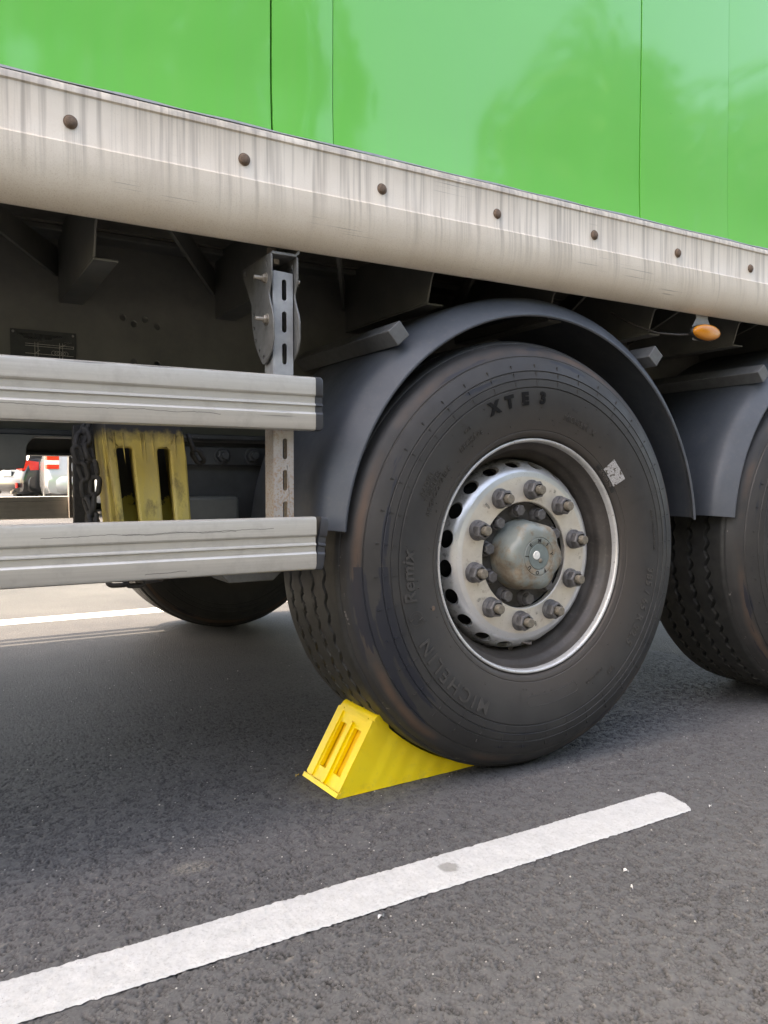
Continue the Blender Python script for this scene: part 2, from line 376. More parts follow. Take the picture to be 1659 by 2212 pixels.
    M['tube'] = simple('painted_tube', (.115, .12, .125), .5, .1, .2, 40, .1)
    M['tin'] = simple('bracket_tin', (.27, .28, .29), .5, .4, .15, 60)
    M['plate_black'] = simple('plate_black', (.022, .026, .027), .5, 0, .3, 60)
    M['print'] = simple('plate_print', (.50, .50, .48), .6, 0, .35, 160)
    M['white_print'] = simple('white_print', (.75, .75, .72), .5, 0, .2, 80)
    k = NT('silver_sticker'); c = k.mix(k.range(k.voro(220, 'DISTANCE_TO_EDGE'), .02, .06), (.14, .13, .12), (.52, .53, .55))
    c = k.mix(k.range(k.noise(120, 4), .56, .60), c, (.10, .09, .08)); k.set('Base Color', c).set('Roughness', .35).set('Metallic', .3); M['sticker'] = k.m
    # --- asphalt
    k = NT('asphalt'); fine = k.attr('fine'); stone = k.attr('stone'); gap = k.attr('gap')
    vs1 = k.n('ShaderNodeTexVoronoi'); vs1.inputs['Scale'].default_value = 105; k.l(k.co, vs1.inputs['Vector'])
    ve = k.range(k.voro(105, 'DISTANCE_TO_EDGE'), .02, .16)
    sepc = k.n('ShaderNodeSeparateColor'); k.l(vs1.outputs['Color'], sepc.inputs[0])
    st = k.math('ADD', k.math('MULTIPLY', stone, fine), k.math('MULTIPLY', sepc.outputs[0], k.math('SUBTRACT', 1.0, fine)))
    gp = k.math('ADD', k.math('MULTIPLY', gap, fine), k.math('MULTIPLY', k.math('MULTIPLY', k.math('SUBTRACT', 1.0, ve), .6), k.math('SUBTRACT', 1.0, fine)))
    c = k.mix(st, (.094, .095, .099), (.128, .128, .131))
    c = k.mix(k.range(st, .93, .99), c, (.20, .185, .17))
    c = k.mix(k.math('MULTIPLY', k.range(k.noise(260, 5, .7), .38, .68), .45), c, (.076, .076, .079))
    c = k.mix(k.math('MULTIPLY', gp, 1.0), c, (.017, .016, .016))
    c = k.mix(k.math('MULTIPLY', k.math('SUBTRACT', 1.0, fine), .85), c, (.045, .0455, .047))  # coarse far ground darkened in colour for missing pit shade and strong sun
    ck = k.math('MULTIPLY', k.range(k.voro(135, 'DISTANCE_TO_EDGE', src=k.mix(.035, k.co, k.n('ShaderNodeTexNoise').outputs[1])), .060, .015), k.range(k.noise(48, 3), .47, .60))
    c = k.mix(k.math('MULTIPLY', k.math('MULTIPLY', ck, fine), .85), c, (.016, .015, .015))
    mica = k.math('MULTIPLY', k.range(k.voro(330), .16, .08), k.range(k.noise(150, 2), .60, .66))
    c = k.mix(mica, c, (.36, .35, .34))
    big = k.noise(1.7, 5, .6); c = k.mix(k.range(big, .35, .7, 0, .3), c, (.140, .137, .137))
    pale = k.n('ShaderNodeVectorMath', operation='DISTANCE'); k.l(k.map((1, 1.6, 1)), pale.inputs[0]); pale.inputs[1].default_value = (-.905, -.062*1.6, 0)
    pm = k.math('MULTIPLY', k.range(k.math('ADD', pale.outputs['Value'], k.math('MULTIPLY', k.noise(60, 4), .05)), .075, .045), k.range(k.noise(180, 4), .4, .6))
    c = k.mix(k.math('MULTIPLY', pm, .6), c, (.27, .25, .21))
    k.set('Base Color', c).set('Roughness', k.range(k.noise(120, 4), .3, .7, .62, .85)).set('Specular IOR Level', .35)
    hh = k.math('ADD', k.math('MULTIPLY', ve, k.math('SUBTRACT', 1.0, fine)), k.math('MULTIPLY', k.noise(420, 4, .7), .5))
    k.bump(hh, .55, .0025); M['asphalt'] = k.m
    # --- road paint
    k = NT('road_paint'); c = k.mix(k.range(k.noise(30, 6, .65), .3, .7), (.46, .47, .475), (.57, .58, .585))
    c = k.mix(k.math('MULTIPLY', k.range(k.noise(170, 5, .7), .52, .68), .45), c, (.24, .24, .238))
    c = k.mix(k.math('MULTIPLY', k.range(k.voro(150), .14, .08), k.range(k.noise(30, 3), .5, .65)), c, (.17, .165, .16))
    spot = k.n('ShaderNodeVectorMath', operation='DISTANCE'); k.l(k.co, spot.inputs[0]); spot.inputs[1].default_value = (-.485, -.318, .005)
    c = k.mix(k.math('MULTIPLY', k.range(k.math('ADD', spot.outputs['Value'], k.math('MULTIPLY', k.noise(90, 3), .012)), .028, .021), .75), c, (.21, .205, .195))
    k.set('Base Color', c).set('Roughness', .7); k.bump(k.noise(240, 5, .7), .5, .002); M['paint'] = k.m
    M['grit_mat'] = simple('pale_grit', (.40, .385, .36), .8, 0, .4, 30)
    M['leaf_dry'] = simple('dry_leaf', (.50, .38, .14), .8, 0, .3, 100)
    M['paper'] = simple('paper_scrap', (.66, .66, .67), .8, 0, .1, 60)
    # --- cars
    def paint(n, col, metal): 
        k = NT(n); k.set('Base Color', col + (1,)).set('Roughness', .3).set('Metallic', metal).set('Coat Weight', .8).set('Coat Roughness', .05); return k.m
    M['car_dark'] = paint('car_dark', (.008, .011, .014), .1); M['car_silver'] = paint('car_silver', (.34, .35, .37), .3); M['car_white'] = paint('car_white', (.75, .75, .74), 0)
    M['lorry_white'] = paint('lorry_white', (.7, .7, .7), 0)
    k = NT('window_glass'); k.set('Base Color', (.02, .025, .03, 1)).set('Roughness', .04).set('Specular IOR Level', .8); M['glass'] = k.m
    k = NT('red_lens'); k.set('Base Color', (.62, .012, .014, 1)).set('Roughness', .15); M['red'] = k.m
    k = NT('clear_lens'); k.set('Base Color', (.75, .74, .74, 1)).set('Roughness', .12); M['clear'] = k.m
make_materials()

# ------------------------------------------------------------------ ground
def worley(X, Y, cell, seed=3, jit=.85):
    n = 4096; r = np.random.default_rng(seed); jx = r.random(n*4); jy = r.random(n*4); jv = r.random(n*4)
    cx = np.floor(X/cell).astype(np.int64); cy = np.floor(Y/cell).astype(np.int64)
    f1 = np.full(X.shape, 9e9); f2 = f1.copy(); val = np.zeros(X.shape)
    for dx in (-1, 0, 1):
        for dy in (-1, 0, 1):
            ix = cx+dx; iy = cy+dy; h = ((ix*73856093) ^ (iy*19349663)) % (n*4)
            px = (ix + .5 + (jx[h]-.5)*jit)*cell; py = (iy + .5 + (jy[h]-.5)*jit)*cell
            d = np.hypot(X-px, Y-py); b = d < f1
            f2 = np.where(b, f1, np.minimum(f2, d)); val = np.where(b, jv[h], val); f1 = np.where(b, d, f1)
    return f1, f2-f1, val
def axis(lo, hi, step, reach, grow=1.16):
    a = list(np.arange(lo, hi, step)); s = step; x = a[-1]
    while x < reach: s = min(s*(grow if s < .03 else 1.16), 12); x += s; a.append(x)
    s = step; x = lo; L = []
    while x > -reach: s = min(s*1.16, 12); x -= s; L.append(x)
    return np.array(L[::-1] + a)
def build_ground():
    xs = axis(-1.45, 1.45, .0030, 260); ys = axis(-.95, .30, .0031, 300, 1.0075)
    X, Y = np.meshgrid(xs, ys, indexing='ij')
    fine = np.clip(np.minimum.reduce([(X+1.45)/.05, (1.45-X)/.05, (Y+.95)/.05, (2.1-Y)/1.5]), 0, 1)
    wx = X + .0015*np.sin(Y*900+3*np.sin(X*330)); wy = Y + .0015*np.sin(X*870+3*np.sin(Y*350))
    f1, e, val = worley(wx, wy, .0072)
    gap = 1-np.clip((e-.0003)/.0018, 0, 1)
    drop = (np.sin(X*41+1.3*np.sin(Y*37)) * np.sin(Y*53+1.7*np.sin(X*29)))*.5+.5
    f1b, eb, vb = worley(wx+.003, wy+.007, .013, seed=9)
    g2 = gap*np.clip(.30+1.8*(vb-.36), .10, 1)
    Z = fine*((.0046-.0034*np.clip((Y+.1)/.55, 0, 1))*-g2 - .0006*(f1/.006)**2 + .0006*(val-.5) - .0004)
    t_ = np.clip((Y-7)/7, 0, 1); Z = Z + .15*t_*t_*(3-2*t_)                # the yard rises a little beyond the trailer
    n, m = X.shape; co = np.stack([X, Y, Z], -1).reshape(-1, 3)
    i = np.arange(n-1)[:, None]*m + np.arange(m-1)[None, :]
    F = np.stack([i, i+m, i+m+1, i+1], -1).reshape(-1, 4)
    me = bpy.data.meshes.new('asphalt_ground')
    me.vertices.add(len(co)); me.vertices.foreach_set('co', co.ravel().astype(np.float32))
    me.loops.add(F.size); me.loops.foreach_set('vertex_index', F.ravel().astype(np.int32))
    me.polygons.add(len(F)); me.polygons.foreach_set('loop_start', np.arange(0, F.size, 4, dtype=np.int32))
    me.polygons.foreach_set('loop_total', np.full(len(F), 4, dtype=np.int32))
    me.update(calc_edges=True)
    for nm, a in (('fine', fine), ('stone', val), ('gap', g2)):
        at = me.attributes.new(nm, 'FLOAT', 'POINT'); at.data.foreach_set('value', a.ravel().astype(np.float32))
    me.polygons.foreach_set('use_smooth', [True]*len(F))
    tag(mesh_obj('asphalt_ground', me, M['asphalt'], angle=0), kind='structure')
build_ground()
def marking(name, x0, x1, y0, y1, label, step=.0035, z=.0034, rag=.003, skew=0.0, rnd=.0):
    nx = int((x1-x0)/step); ny = max(8, int((y1-y0)/step)); P = np.zeros((nx+1, ny+1, 3))
    r = np.random.default_rng(11)
    def wob(n, amp, k): 
        a = r.normal(0, amp, n); ker = np.hanning(k+2); ker /= ker.sum(); return np.convolve(a, ker, 'same')
    lo = y0 + wob(nx+1, rag*.45, 2) + wob(nx+1, rag*.9, 60); hi = y1 + wob(nx+1, rag*.45, 2) + wob(nx+1, rag*.9, 60)
    for i in range(nx+1):
        t = np.linspace(0, 1, ny+1); P[i, :, 1] = lo[i] + (hi[i]-lo[i])*t
        P[i, :, 0] = x0 + (x1-x0)*i/nx
    if rnd:                                                    # rounded far end
        t = np.abs(np.linspace(-1, 1, ny+1)); fade = np.clip((P[:, :, 0]-(x1-.08))/.08, 0, 1)
        P[:, :, 0] -= fade*(t[None, :]**4)*rnd; P[:, :, 0] += fade*skew*np.linspace(-1, 1, ny+1)[None, :]
    f1, e, val = worley(P[:, :, 0], P[:, :, 1], .0098)
    edge = np.minimum(np.minimum(np.arange(ny+1), np.arange(ny+1)[::-1])[None, :]/1.0, 1.0)
    P[:, :, 2] = (z - .0012*(1-np.clip(e/.003, 0, 1)) + .0008*(val-.5))*edge + .0012*(1-edge)
    b = MB(); b.grid(P)
    return tag(b.build(name, M['paint'], angle=60, merge=False), label, None, kind='structure')
marking('road_marking', -2.4, .158, -.377, -.266, 'worn white painted line beside the trailer', skew=.01, rnd=.012)
marking('road_marking', -14, 12, 2.925, 3.10, 'sunlit white painted line beyond the trailer', step=.03, rag=.002)

# ------------------------------------------------------------------ the semi trailer
YM = 1.317                                   # centre plane of the trailer
X0, X1 = -9.0, 3.4                           # ends of the trailer body
trailer = empty('semi_trailer', (0, 0, 0), 'green semi trailer with pale bottom rail, grey side guards and black tyres', 'trailer')

def build_body():
    # green side panels: four sheets butted together, each slightly warped
    def panel(x0, x1, lap=0.0, far=False):
        zs = np.concatenate([np.linspace(1.432, 2.1, 16), np.linspace(2.2, 4.1, 8)]); xs = np.linspace(x0, x1, max(6, int((x1-x0)/.06)))
        P = np.zeros((len(xs), len(zs), 3))
        for i, x in enumerate(xs):
            for j, z in enumerate(zs):
                u = (x-x0)/(x1-x0); e = min(u, 1-u)*(x1-x0)
                w = .0035*math.sin(2.1*x+1.2*z)+.0025*math.sin(3.3*x-2.2*z+1)+.0016*math.sin(7*x+3*z)
                w -= .0016*math.exp(-(e/.03)**2)*(.6+.4*math.sin(9*z))         # panel edges pulled in at the rivet line
                w += .004*math.exp(-((z-1.43)/.05)**2)
                for (dx, dz, a, s) in DENTS: w -= a*math.exp(-((x-dx)**2+(z-dz)**2)/s**2)
                y = -.020 - w - lap
                P[i, j] = (x, y if not far else 2*YM - y, z)
        b = MB(); b.grid(P)
        # folded edges give the sheet thickness
        for k in (0, -1):
            Q = np.stack([P[k], P[k] + np.array([0, .02 if not far else -.02, 0])]); b.grid(Q)
        Q = np.stack([P[:, 0], P[:, 0] + np.array([0, .02 if not far else -.02, 0])]); b.grid(Q)
        return b.build('side_panel', M['green'], trailer, angle=30)
    DENTS = [(-.69, 1.56, .0022, .05), (-.755, 1.66, .0016, .06), (-.05, 1.93, .004, .02), (.10, 1.62, .0015, .14)]
    cuts = [X0, -5.8, -3.25, -.7165, -.580, .3425, .7115, 2.2, X1]
    laps = [0, .001, 0, .0005, 0, .0008, 0, .0006]
    for a, b_, lp in zip(cuts[:-1], cuts[1:], laps):
        g0 = .0022 if abs(a+.7165) < .01 or abs(a-.3425) < .01 else .0009
        g1 = .0022 if abs(b_+.7165) < .01 or abs(b_-.3425) < .01 else .0009
        panel(a+g0, b_-g1, lp)
    MB().box(X0, X1, .004, .02, 1.30, 4.1).build('wall_core', M['black'], trailer, angle=0)
    for a, b_ in zip(np.linspace(X0, X1, 6)[:-1], np.linspace(X0, X1, 6)[1:]): panel(a+.001, b_-.001, 0, True)
    MB().box(X0, X1, -.022, 2*YM+.022, 4.1, 4.14).build('roof', M['lorry_white'], trailer, angle=0)
    MB().box(X0-.03, X0, -.02, 2*YM+.02, 1.22, 4.12).build('front_wall', M['green'], trailer, angle=0)
    MB().box(X1, X1+.03, -.02, 2*YM+.02, 1.22, 4.12).build('rear_door', M['green'], trailer, angle=0)
    # bottom rail, extruded profile that rolls inwards at its lower edge
    prof = [(-.012, 1.437), (-.030, 1.437), (-.036, 1.434), (-.0385, 1.428), (-.039, 1.421), (-.0365, 1.418), (-.0365, 1.336), (-.0375, 1.334), (-.0400, 1.331), (-.0415, 1.31), (-.0412, 1.292),
            (-.0385, 1.272), (-.0335, 1.256), (-.026, 1.242), (-.0165, 1.231), (-.008, 1.2245), (-.003, 1.2215), (.001, 1.2205), (.004, 1.222), (.0045, 1.226), (.0, 1.230), (-.012, 1.239), (-.03, 1.27), (-.03, 1.42), (-.012, 1.425)]
    xs = np.linspace(X0, X1, 160); P = np.array([[(x, y+.0007*math.sin(5*x+z*9)+.0004*math.sin(17*x), z+.0006*math.sin(3.1*x+1)) for y, z in prof] for x in xs])
    def rail(mirror):
        b = MB(); Q = P.copy()
        if mirror: Q[:, :, 1] = 2*YM - Q[:, :, 1]
        b.grid(Q, cv=True); return b.build('bottom_rail', M['rail'], trailer, angle=32)
    r1 = rail(False); rail(True)
    # thin grey sealing strip between rail and panel
    b = MB(); xs2 = np.linspace(X0, X1, 240)
    b.grid(np.array([[(x, -.0215, 1.4372), (x, -.0305+.0012*math.sin(37*x)*math.sin(11*x), 1.4385), (x, -.0285, 1.4425+.0014*math.sin(23*x+1.5*math.sin(7*x))), (x, -.018, 1.4435)] for x in xs2]))
    b.build('seal_strip', M['tin'], r1, angle=40)
    for i in range(-24, 11):                                   # domed rail bolts
        x = -.1515 + .3155*i
        if x < X0+.1 or x > X1-.1: continue
        b = MB(); b.lathe([(.0001, -.0052), (.006, -.0049), (.0088, -.0038), (.0102, -.0016), (.0104, -.0003), (.0122, .0), (.0124, .0025)], 20)
        b.build('rail_bolt', M['rust'], r1, (x+random.uniform(-.003, .003), -.0372, 1.3685), angle=45)
    # floor underside: boards running lengthwise
    n = 18; w = (2*YM-.03)/n
    fl = MB().box(X0, X1, -.01, 2*YM+.01, 1.362, 1.38).build('floor', M['floor'], trailer, angle=0)
    for i in range(n):
        y = .02 + i*w
        MB().box(X0+.01, X1-.01, y+.004, y+w-.004, 1.338+random.uniform(-.002, .002), 1.361).build('floor_board', M['floor'], fl, angle=0, bevel=.003)
build_body()

def build_chassis():
    YW = .53
    hole_pts = [(-.891, 1.150), (-.864, 1.1365), (-.836, 1.150), (-.805, 1.1355), (-.865, 1.0410), (-.806, 1.0400)]
    for side in (0, 1):
        y0 = YW if side == 0 else 2*YM - YW - .01
        holes = [circle(x, z, .0083, 18) for x, z in hole_pts] if side == 0 else []
        me = plate_mesh('chassis_beam', [(X0+.3, .86), (X1-.2, .86), (X1-.2, 1.338), (X0+.3, 1.338)], holes, .010, lambda u, v, t: (u, y0+.005+t, v))
        bm_ = mesh_obj('chassis_beam', me, M['chassis'], trailer, angle=30)
        s = -1 if side == 0 else 1
        yf = y0 + .005
        MB().box(X0+.3, X1-.2, yf-.075, yf+.075, .846, .8595).build('flange', M['black'], bm_, angle=30, bevel=.003)
        MB().box(X0+.3, X1-.2, yf-.07, yf+.07, 1.322, 1.337).build('flange', M['chassis'], bm_, angle=30, bevel=.003)
    # outriggers: folded channels from the web out to the rail, with a diagonal strap in each bay
    for side in (0, 1):
        for i in range(-6, 7):
            x = -1.041 + .39*i
            if x < X0+.4 or x > X1-.3: continue
            f = (lambda y: y) if side == 0 else (lambda y: 2*YM - y)
            t = .005
            # web with a shaped outer end, then the bottom flange (open side towards +x)
            web = [(.532, 1.176), (.10, 1.176), (.095, 1.19), (.080, 1.235), (.050, 1.262), (.012, 1.268), (.012, 1.336), (.532, 1.336)]
            b = MB(); b.prism([(f(p[0]), p[1]) for p in web], x, x+t, 'x')
            b.prism([(x, f(.532)), (x+.055, f(.532)), (x+.048, f(.098)), (x, f(.098))], 1.1705, 1.1755, 'z')
            b.prism([(x, f(.532)), (x+.05, f(.532)), (x+.05, f(.02)), (x, f(.02))], 1.3325, 1.3375, 'z')
            o = b.build('outrigger', M['chassis'], trailer, angle=30, bevel=.0015)
            if side == 0:
                for yb in (.13, .30):
                    MB().lathe([(.0001, -.007), (.007, -.007), (.008, 0)], 6).build('bolt_head', M['bolt'], o, (x+.004, yb, 1.30), angle=20).rotation_euler = (0, 0, R(90))
            # strap: starts under the rail left of the next outrigger, ends on the web beside it
            A = Vector((x+.10, f(.02), 1.262)); B = Vector((x+.385, f(.53), 1.262))
            d = (B-A).normalized(); nrm = Vector((d.y, -d.x, 0))
            q = MB(); hw = .004
            V = []
            for p, zz in ((A, (1.262, 1.300)), (B, (1.232, 1.300))):
                for z_ in zz:
                    for sgn in (-1, 1): V.append((p.x+nrm.x*hw*sgn, p.y+nrm.y*hw*sgn, z_))
            q.add(V, [(0,1,3,2),(4,6,7,5),(0,4,5,1),(2,3,7,6),(0,2,6,4),(1,5,7,3)])
            q.build('diagonal_strap', M['chassis'], trailer, angle=30)
    for i in range(-5, 7):                                     # cross bearers between the beams
        x = -1.041 + .39*i
        if x > X1-.3: continue
        MB().box(x, x+.05, YW+.02, 2*YM-YW-.02, 1.20, 1.335).build('cross_bearer', M['chassis'], trailer, angle=30, bevel=.002)
    # lower part of the frame by the suspension hanger: bolted plate and tapering hanger cheek
    hg = MB().prism([(-.86, .84), (-.42, .84), (-.44, .55), (-.60, .52), (-.70, .62), (-.86, .775)], .508, .52, 'y').build('hanger_plate', M['black'], trailer, angle=30, bevel=.002)
    MB().box(-.90, -.40, .488, .508, .781, .829).build('hanger_strip', M['black'], hg, angle=30, bevel=.002)
    for x in (-.650, -.567, -.485):
        b = MB(); b.lathe([(.0001, -.030), (.0085, -.030), (.0095, -.026), (.0095, -.017)], 16); b.lathe([(.0095, -.0175), (.0155, -.0175), (.018, -.015), (.018, 0)], 6); b.lathe([(.018, -.004), (.023, -.003), (.024, 0)], 20)
        o = b.build('hanger_bolt', M['black'], hg, (x, .488, .806), angle=25); o.rotation_euler = (0, R(random.uniform(0, 60)), 0)
    MB().box(-.80, -.62, .44, .50, .50, .70).build('trailing_arm', M['chassis'], trailer, angle=30, bevel=.01)
    MB().prism([(-.72, .515), (-.70, .492), (-.585, .492), (-.56, .515)], .30, .42, 'y').build('axle_plate', M['steel_grey'], trailer, angle=30, bevel=.002)
    # open hanger frame at the far left: a thick plate with a rounded corner
    arc = [(-1.098 - .03*math.cos(a), .808 + .034*math.sin(a)) for a in np.linspace(0, np.pi/2, 8)]
    out = [(-1.30, .846), (-1.30, .765), (-1.225, .765), (-1.18, .765), (-1.134, .768), (-1.128, .79)] + arc + [(-.96, .842), (-.96, .8455)]
    b = MB(); b.prism(out, .45, .53, 'y'); b.build('hanger_frame', M['chassis'], trailer, angle=40, bevel=.003)
        # rating plate on the web
    rp = MB().box(-1.150, -1.004, YW-.0035, YW-.001, .955, 1.0985).build('rating_plate', M['plate_black'], trailer, angle=0)
    b = MB(); yy = YW-.0042
    def ln(x0, z0, x1, z1, w=.0009):
        d = Vector((x1-x0, 0, z1-z0)).normalized(); nn = Vector((-d.z, 0, d.x))*w/2
        b.add([(x0+nn.x, yy, z0+nn.z), (x1+nn.x, yy, z1+nn.z), (x1-nn.x, yy, z1-nn.z), (x0-nn.x, yy, z0-nn.z)], [(0, 1, 2, 3)])
    for z_ in (1.066, 1.061, 1.043): ln(-1.118, z_, -1.010, z_ - .001)
    for xx in (-1.097, -1.090): ln(xx, 1.037, xx, 1.070)
    for xx in (-1.042, -1.035): ln(xx, 1.032, xx, 1.072)
    ln(-1.097, 1.043, -1.086, 1.052); ln(-1.010, 1.066, -1.010, 1.060); ln(-1.042, 1.062, -1.028, 1.069)
    for cx in (-1.055, -1.048, -1.042, -1.034, -1.028):
        pts = circle(cx, 1.047, .0052, 20)
        for p, q in zip(pts, pts[1:]+pts[:1]): ln(p[0], p[1], q[0], q[1], .0007)
    for z_ in (1.024, 1.016, 1.009): ln(-1.080, z_, -1.012, z_)
    ln(-1.080, 1.024, -1.080, .97); ln(-1.042, 1.012, -1.042, .97)
    b.build('diagram_print', M['print'], rp, angle=0)
    for s_, x, z_, sz in (('HAUTEUR DE SUSPENSION', -1.132, 1.0845, .0078), ('REMORQUE   SEMI', -1.122, 1.0775, .0078), ('Type of suspension', -1.136, 1.021, .0042), ('sur essieu', -1.088, 1.0715, .0036), ('sur tampons', -1.032, 1.0735, .0036)):
        me = text_mesh(s_, sz, .0001, .00002 if sz > .006 else 0, 'LEFT')
        for v in me.vertices: v.co = Vector((x+v.co.x, yy, z_+v.co.y))
        mesh_obj('plate_lettering', me, M['print'], rp, angle=0)
    for x, z_ in ((-1.144, 1.092), (-1.011, 1.092)):
        MB().lathe([(.0001, -.0025), (.002, -.0023), (.003, 0)], 12).build('plate_rivet', M['tin'], rp, (x, YW-.0035, z_))
    # axles, air springs
    for xa in (0, 1.335):
        MB().tube([(xa, .30, .549), (xa, 2*YM-.30, .549)], .068, 24).build('axle', M['black'], trailer, angle=50)
        for yb in (.62, 2*YM-.62):
            MB().lathe([(.0001, 0), (.10, 0), (.125, .03), (.118, .10), (.13, .16), (.12, .24), (.10, .27), (.0001, .27)], 28).build('air_spring', M['black'], trailer, (xa+.32, yb, .575), angle=40).rotation_euler = (R(90), 0, 0)
            MB().box(xa-.62, xa+.42, yb-.05, yb+.05, .50, .57).build('trailing_arm', M['black'], trailer, angle=30, bevel=.01)
build_chassis()

def build_guards():
    gp = [(.0, .003), (-.006, .0), (-.022, .0), (-.0275, .0025), (-.0295, .008), (-.030, .034), (-.0285, .0365), (-.0262, .0385), (-.0262, .0500), (-.0295, .0520), (-.0290, .0545), (-.0252, .0575),
          (-.0252, .0700), (-.0285, .0725), (-.0298, .0750), (-.030, .104), (-.0285, .109), (-.024, .1115), (-.006, .1115), (.0, .109)]
    def guard(z0, far, cap_ang):
        xs = np.linspace(-6.5, -.624, 120); P = np.array([[(x, (y+.0008*math.sin(2.7*x+z0)) if not far else 2*YM-y, z0+z+.001*math.sin(2*x+z0*4)) for y, z in gp] for x in xs])
        b = MB(); b.grid(P, cv=True); b.add(P[-1], [tuple(range(len(gp)))]); b.add(P[0], [tuple(range(len(gp)))])
        g = b.build('side_guard_rail', M['guard'], trailer, angle=22)
        c = MB(); gq = [(y-.0012 if y < -.01 else y+.0005, z*1.015-.0008) for y, z in gp]
        xs = [0, .004, .010, .0145, .017]; sc = [1, 1, 1, .985, .93]; cy, cz = -.015, .056
        P = np.array([[(x, (cy+(y-cy)*s) if not far else -(cy+(y-cy)*s), cz+(z-cz)*s) for y, z in gq] for x, s in zip(xs, sc)])
        c.grid(P, cv=True); c.add(P[-1], [tuple(range(len(gq)))]); c.add(P[0], [tuple(range(len(gq)))])
        o = c.build('end_cap', M['cap_plastic'], g, (-.6245, 0 if not far else 2*YM, z0+.001*math.sin(2*-.624+z0*4)), angle=28)
        o.rotation_euler = (0, R(cap_ang), R(-2 if cap_ang else 0))
        return g
    guard(.844, False, 0); g2 = guard(.552, False, 7); guard(.888, True, 0); guard(.552, True, 0)
    # torn mouth of the loosened lower cap
    MB().box(-.629, -.6235, -.0285, -.027, .628, .662).build('cap_gap', M['hole'], g2, angle=0)
    # posts: slotted channel
    for far in (False, True):
        f = (lambda y: y) if not far else (lambda y: 2*YM - y)
        for x0 in (-.706, -2.55, -4.4):
            hl = [slot(x0+.0255, 1.135-.0657*k, .0105, .0435) for k in range(9)]
            me = plate_mesh('guard_post', [(x0+.002, .558), (x0+.045, .558), (x0+.045, 1.171), (x0+.002, 1.1735)], hl, .003, lambda u, v, t: (u, f(.003-t), v))
            p = mesh_obj('guard_post', me, M['galv'], trailer, angle=30, bevel=.0006)
            MB().box(x0+.0, x0+.003, f(.0025) if not far else f(.048), f(.048) if not far else f(.0025), .558, 1.172).build('post_flange', M['galv'], p, angle=30)
            MB().box(x0+.0425, x0+.0455, f(.005) if not far else f(.048), f(.048) if not far else f(.005), .558, 1.171).build('post_flange', M['galv'], p, angle=30)
    # mounting bracket: two shaped cheeks joined by a folded top
    cheek = [(.154, 1.2045), (-.008, 1.2045), (-.0125, 1.199), (-.0128, 1.157), (-.008, 1.145), (.001, 1.130), (.0015, 1.122), (-.006, 1.105), (-.0185, 1.082), (-.0215, 1.070), (-.0225, 1.031), (-.012, 1.008), (.018, .986), (.030, .983), (.040, .986), (.062, 1.008), (.080, 1.032), (.092, 1.060), (.098, 1.085), (.099, 1.118), (.125, 1.155), (.148, 1.185)]
    holes = [slot(.012, 1.188, .006, .012), circle(.135, 1.193, .0052, 10)] + [circle(a, b_, .0045, 12) for a, b_ in ((.085, 1.095), (.085, 1.066), (.075, 1.038), (.056, 1.014), (.031, .998))]
    br = None
    for x in (-.7135, -.6565):
        me = plate_mesh('mounting_bracket', cheek, holes, .0035, lambda u, v, t, x=x: (x+t, u, v))
        o = mesh_obj('mounting_bracket' if br is None else 'bracket_cheek', me, M['steel_grey'], trailer if br is None else br, angle=30, bevel=.0006)
        br = br or o
    b = MB(); b.box(-.7118, -.6582, -.0125, .15, 1.2025, 1.2065); b.build('bracket_top', M['steel_grey'], br, angle=30, bevel=.001)
    MB().prism([(-.708, 1.208), (-.655, 1.208), (-.647, 1.213), (-.644, 1.23), (-.644, 1.3), (-.648, 1.3), (-.648, 1.232), (-.651, 1.216), (-.656, 1.212), (-.708, 1.212)], .0, .14, 'y').build('hanger_clip', M['steel_grey'], br, angle=40)
    def bolt(nm, loc, rz, par, ln=.02, m='bolt'):
        b = MB(); b.lathe([(.0001, -ln), (.0040, -ln), (.0044, -ln+.001), (.0044, -.004)], 12); b.lathe([(.0044, -.0085), (.0078, -.0082), (.0085, -.007), (.0085, -.0015)], 6); b.lathe([(.0085, -.0016), (.0115, -.0016), (.0118, 0)], 20)
        o = b.build(nm, M[m], par, loc, angle=25); o.rotation_euler = (0, 0, rz); return o
    bolt('bracket_bolt', (-.7153, .017, 1.158), R(-90), br, .026); bolt('bracket_bolt', (-.7153, .011, 1.073), R(-90), br, .026)
    bolt('bracket_bolt', (-.6547, .012, 1.158), R(90), br, .013); bolt('bracket_bolt', (-.6547, .010, 1.073), R(90), br, .013)
    b = MB(); b.lathe([(.0001, -.010), (.0095, -.010), (.011, -.008), (.011, 0)], 6); o = b.build('bracket_bolt', M['bolt'], br, (-.690, .030, 1.2022), angle=25); o.rotation_euler = (R(90), 0, 0)
    b = MB(); b.lathe([(.0001, -.018), (.0095, -.018), (.011, -.016), (.011, 0)], 6); o = b.build('bracket_bolt', M['bolt'], br, (-.690, .045, 1.2125), angle=25); o.rotation_euler = (R(-90), 0, 0)
build_guards()

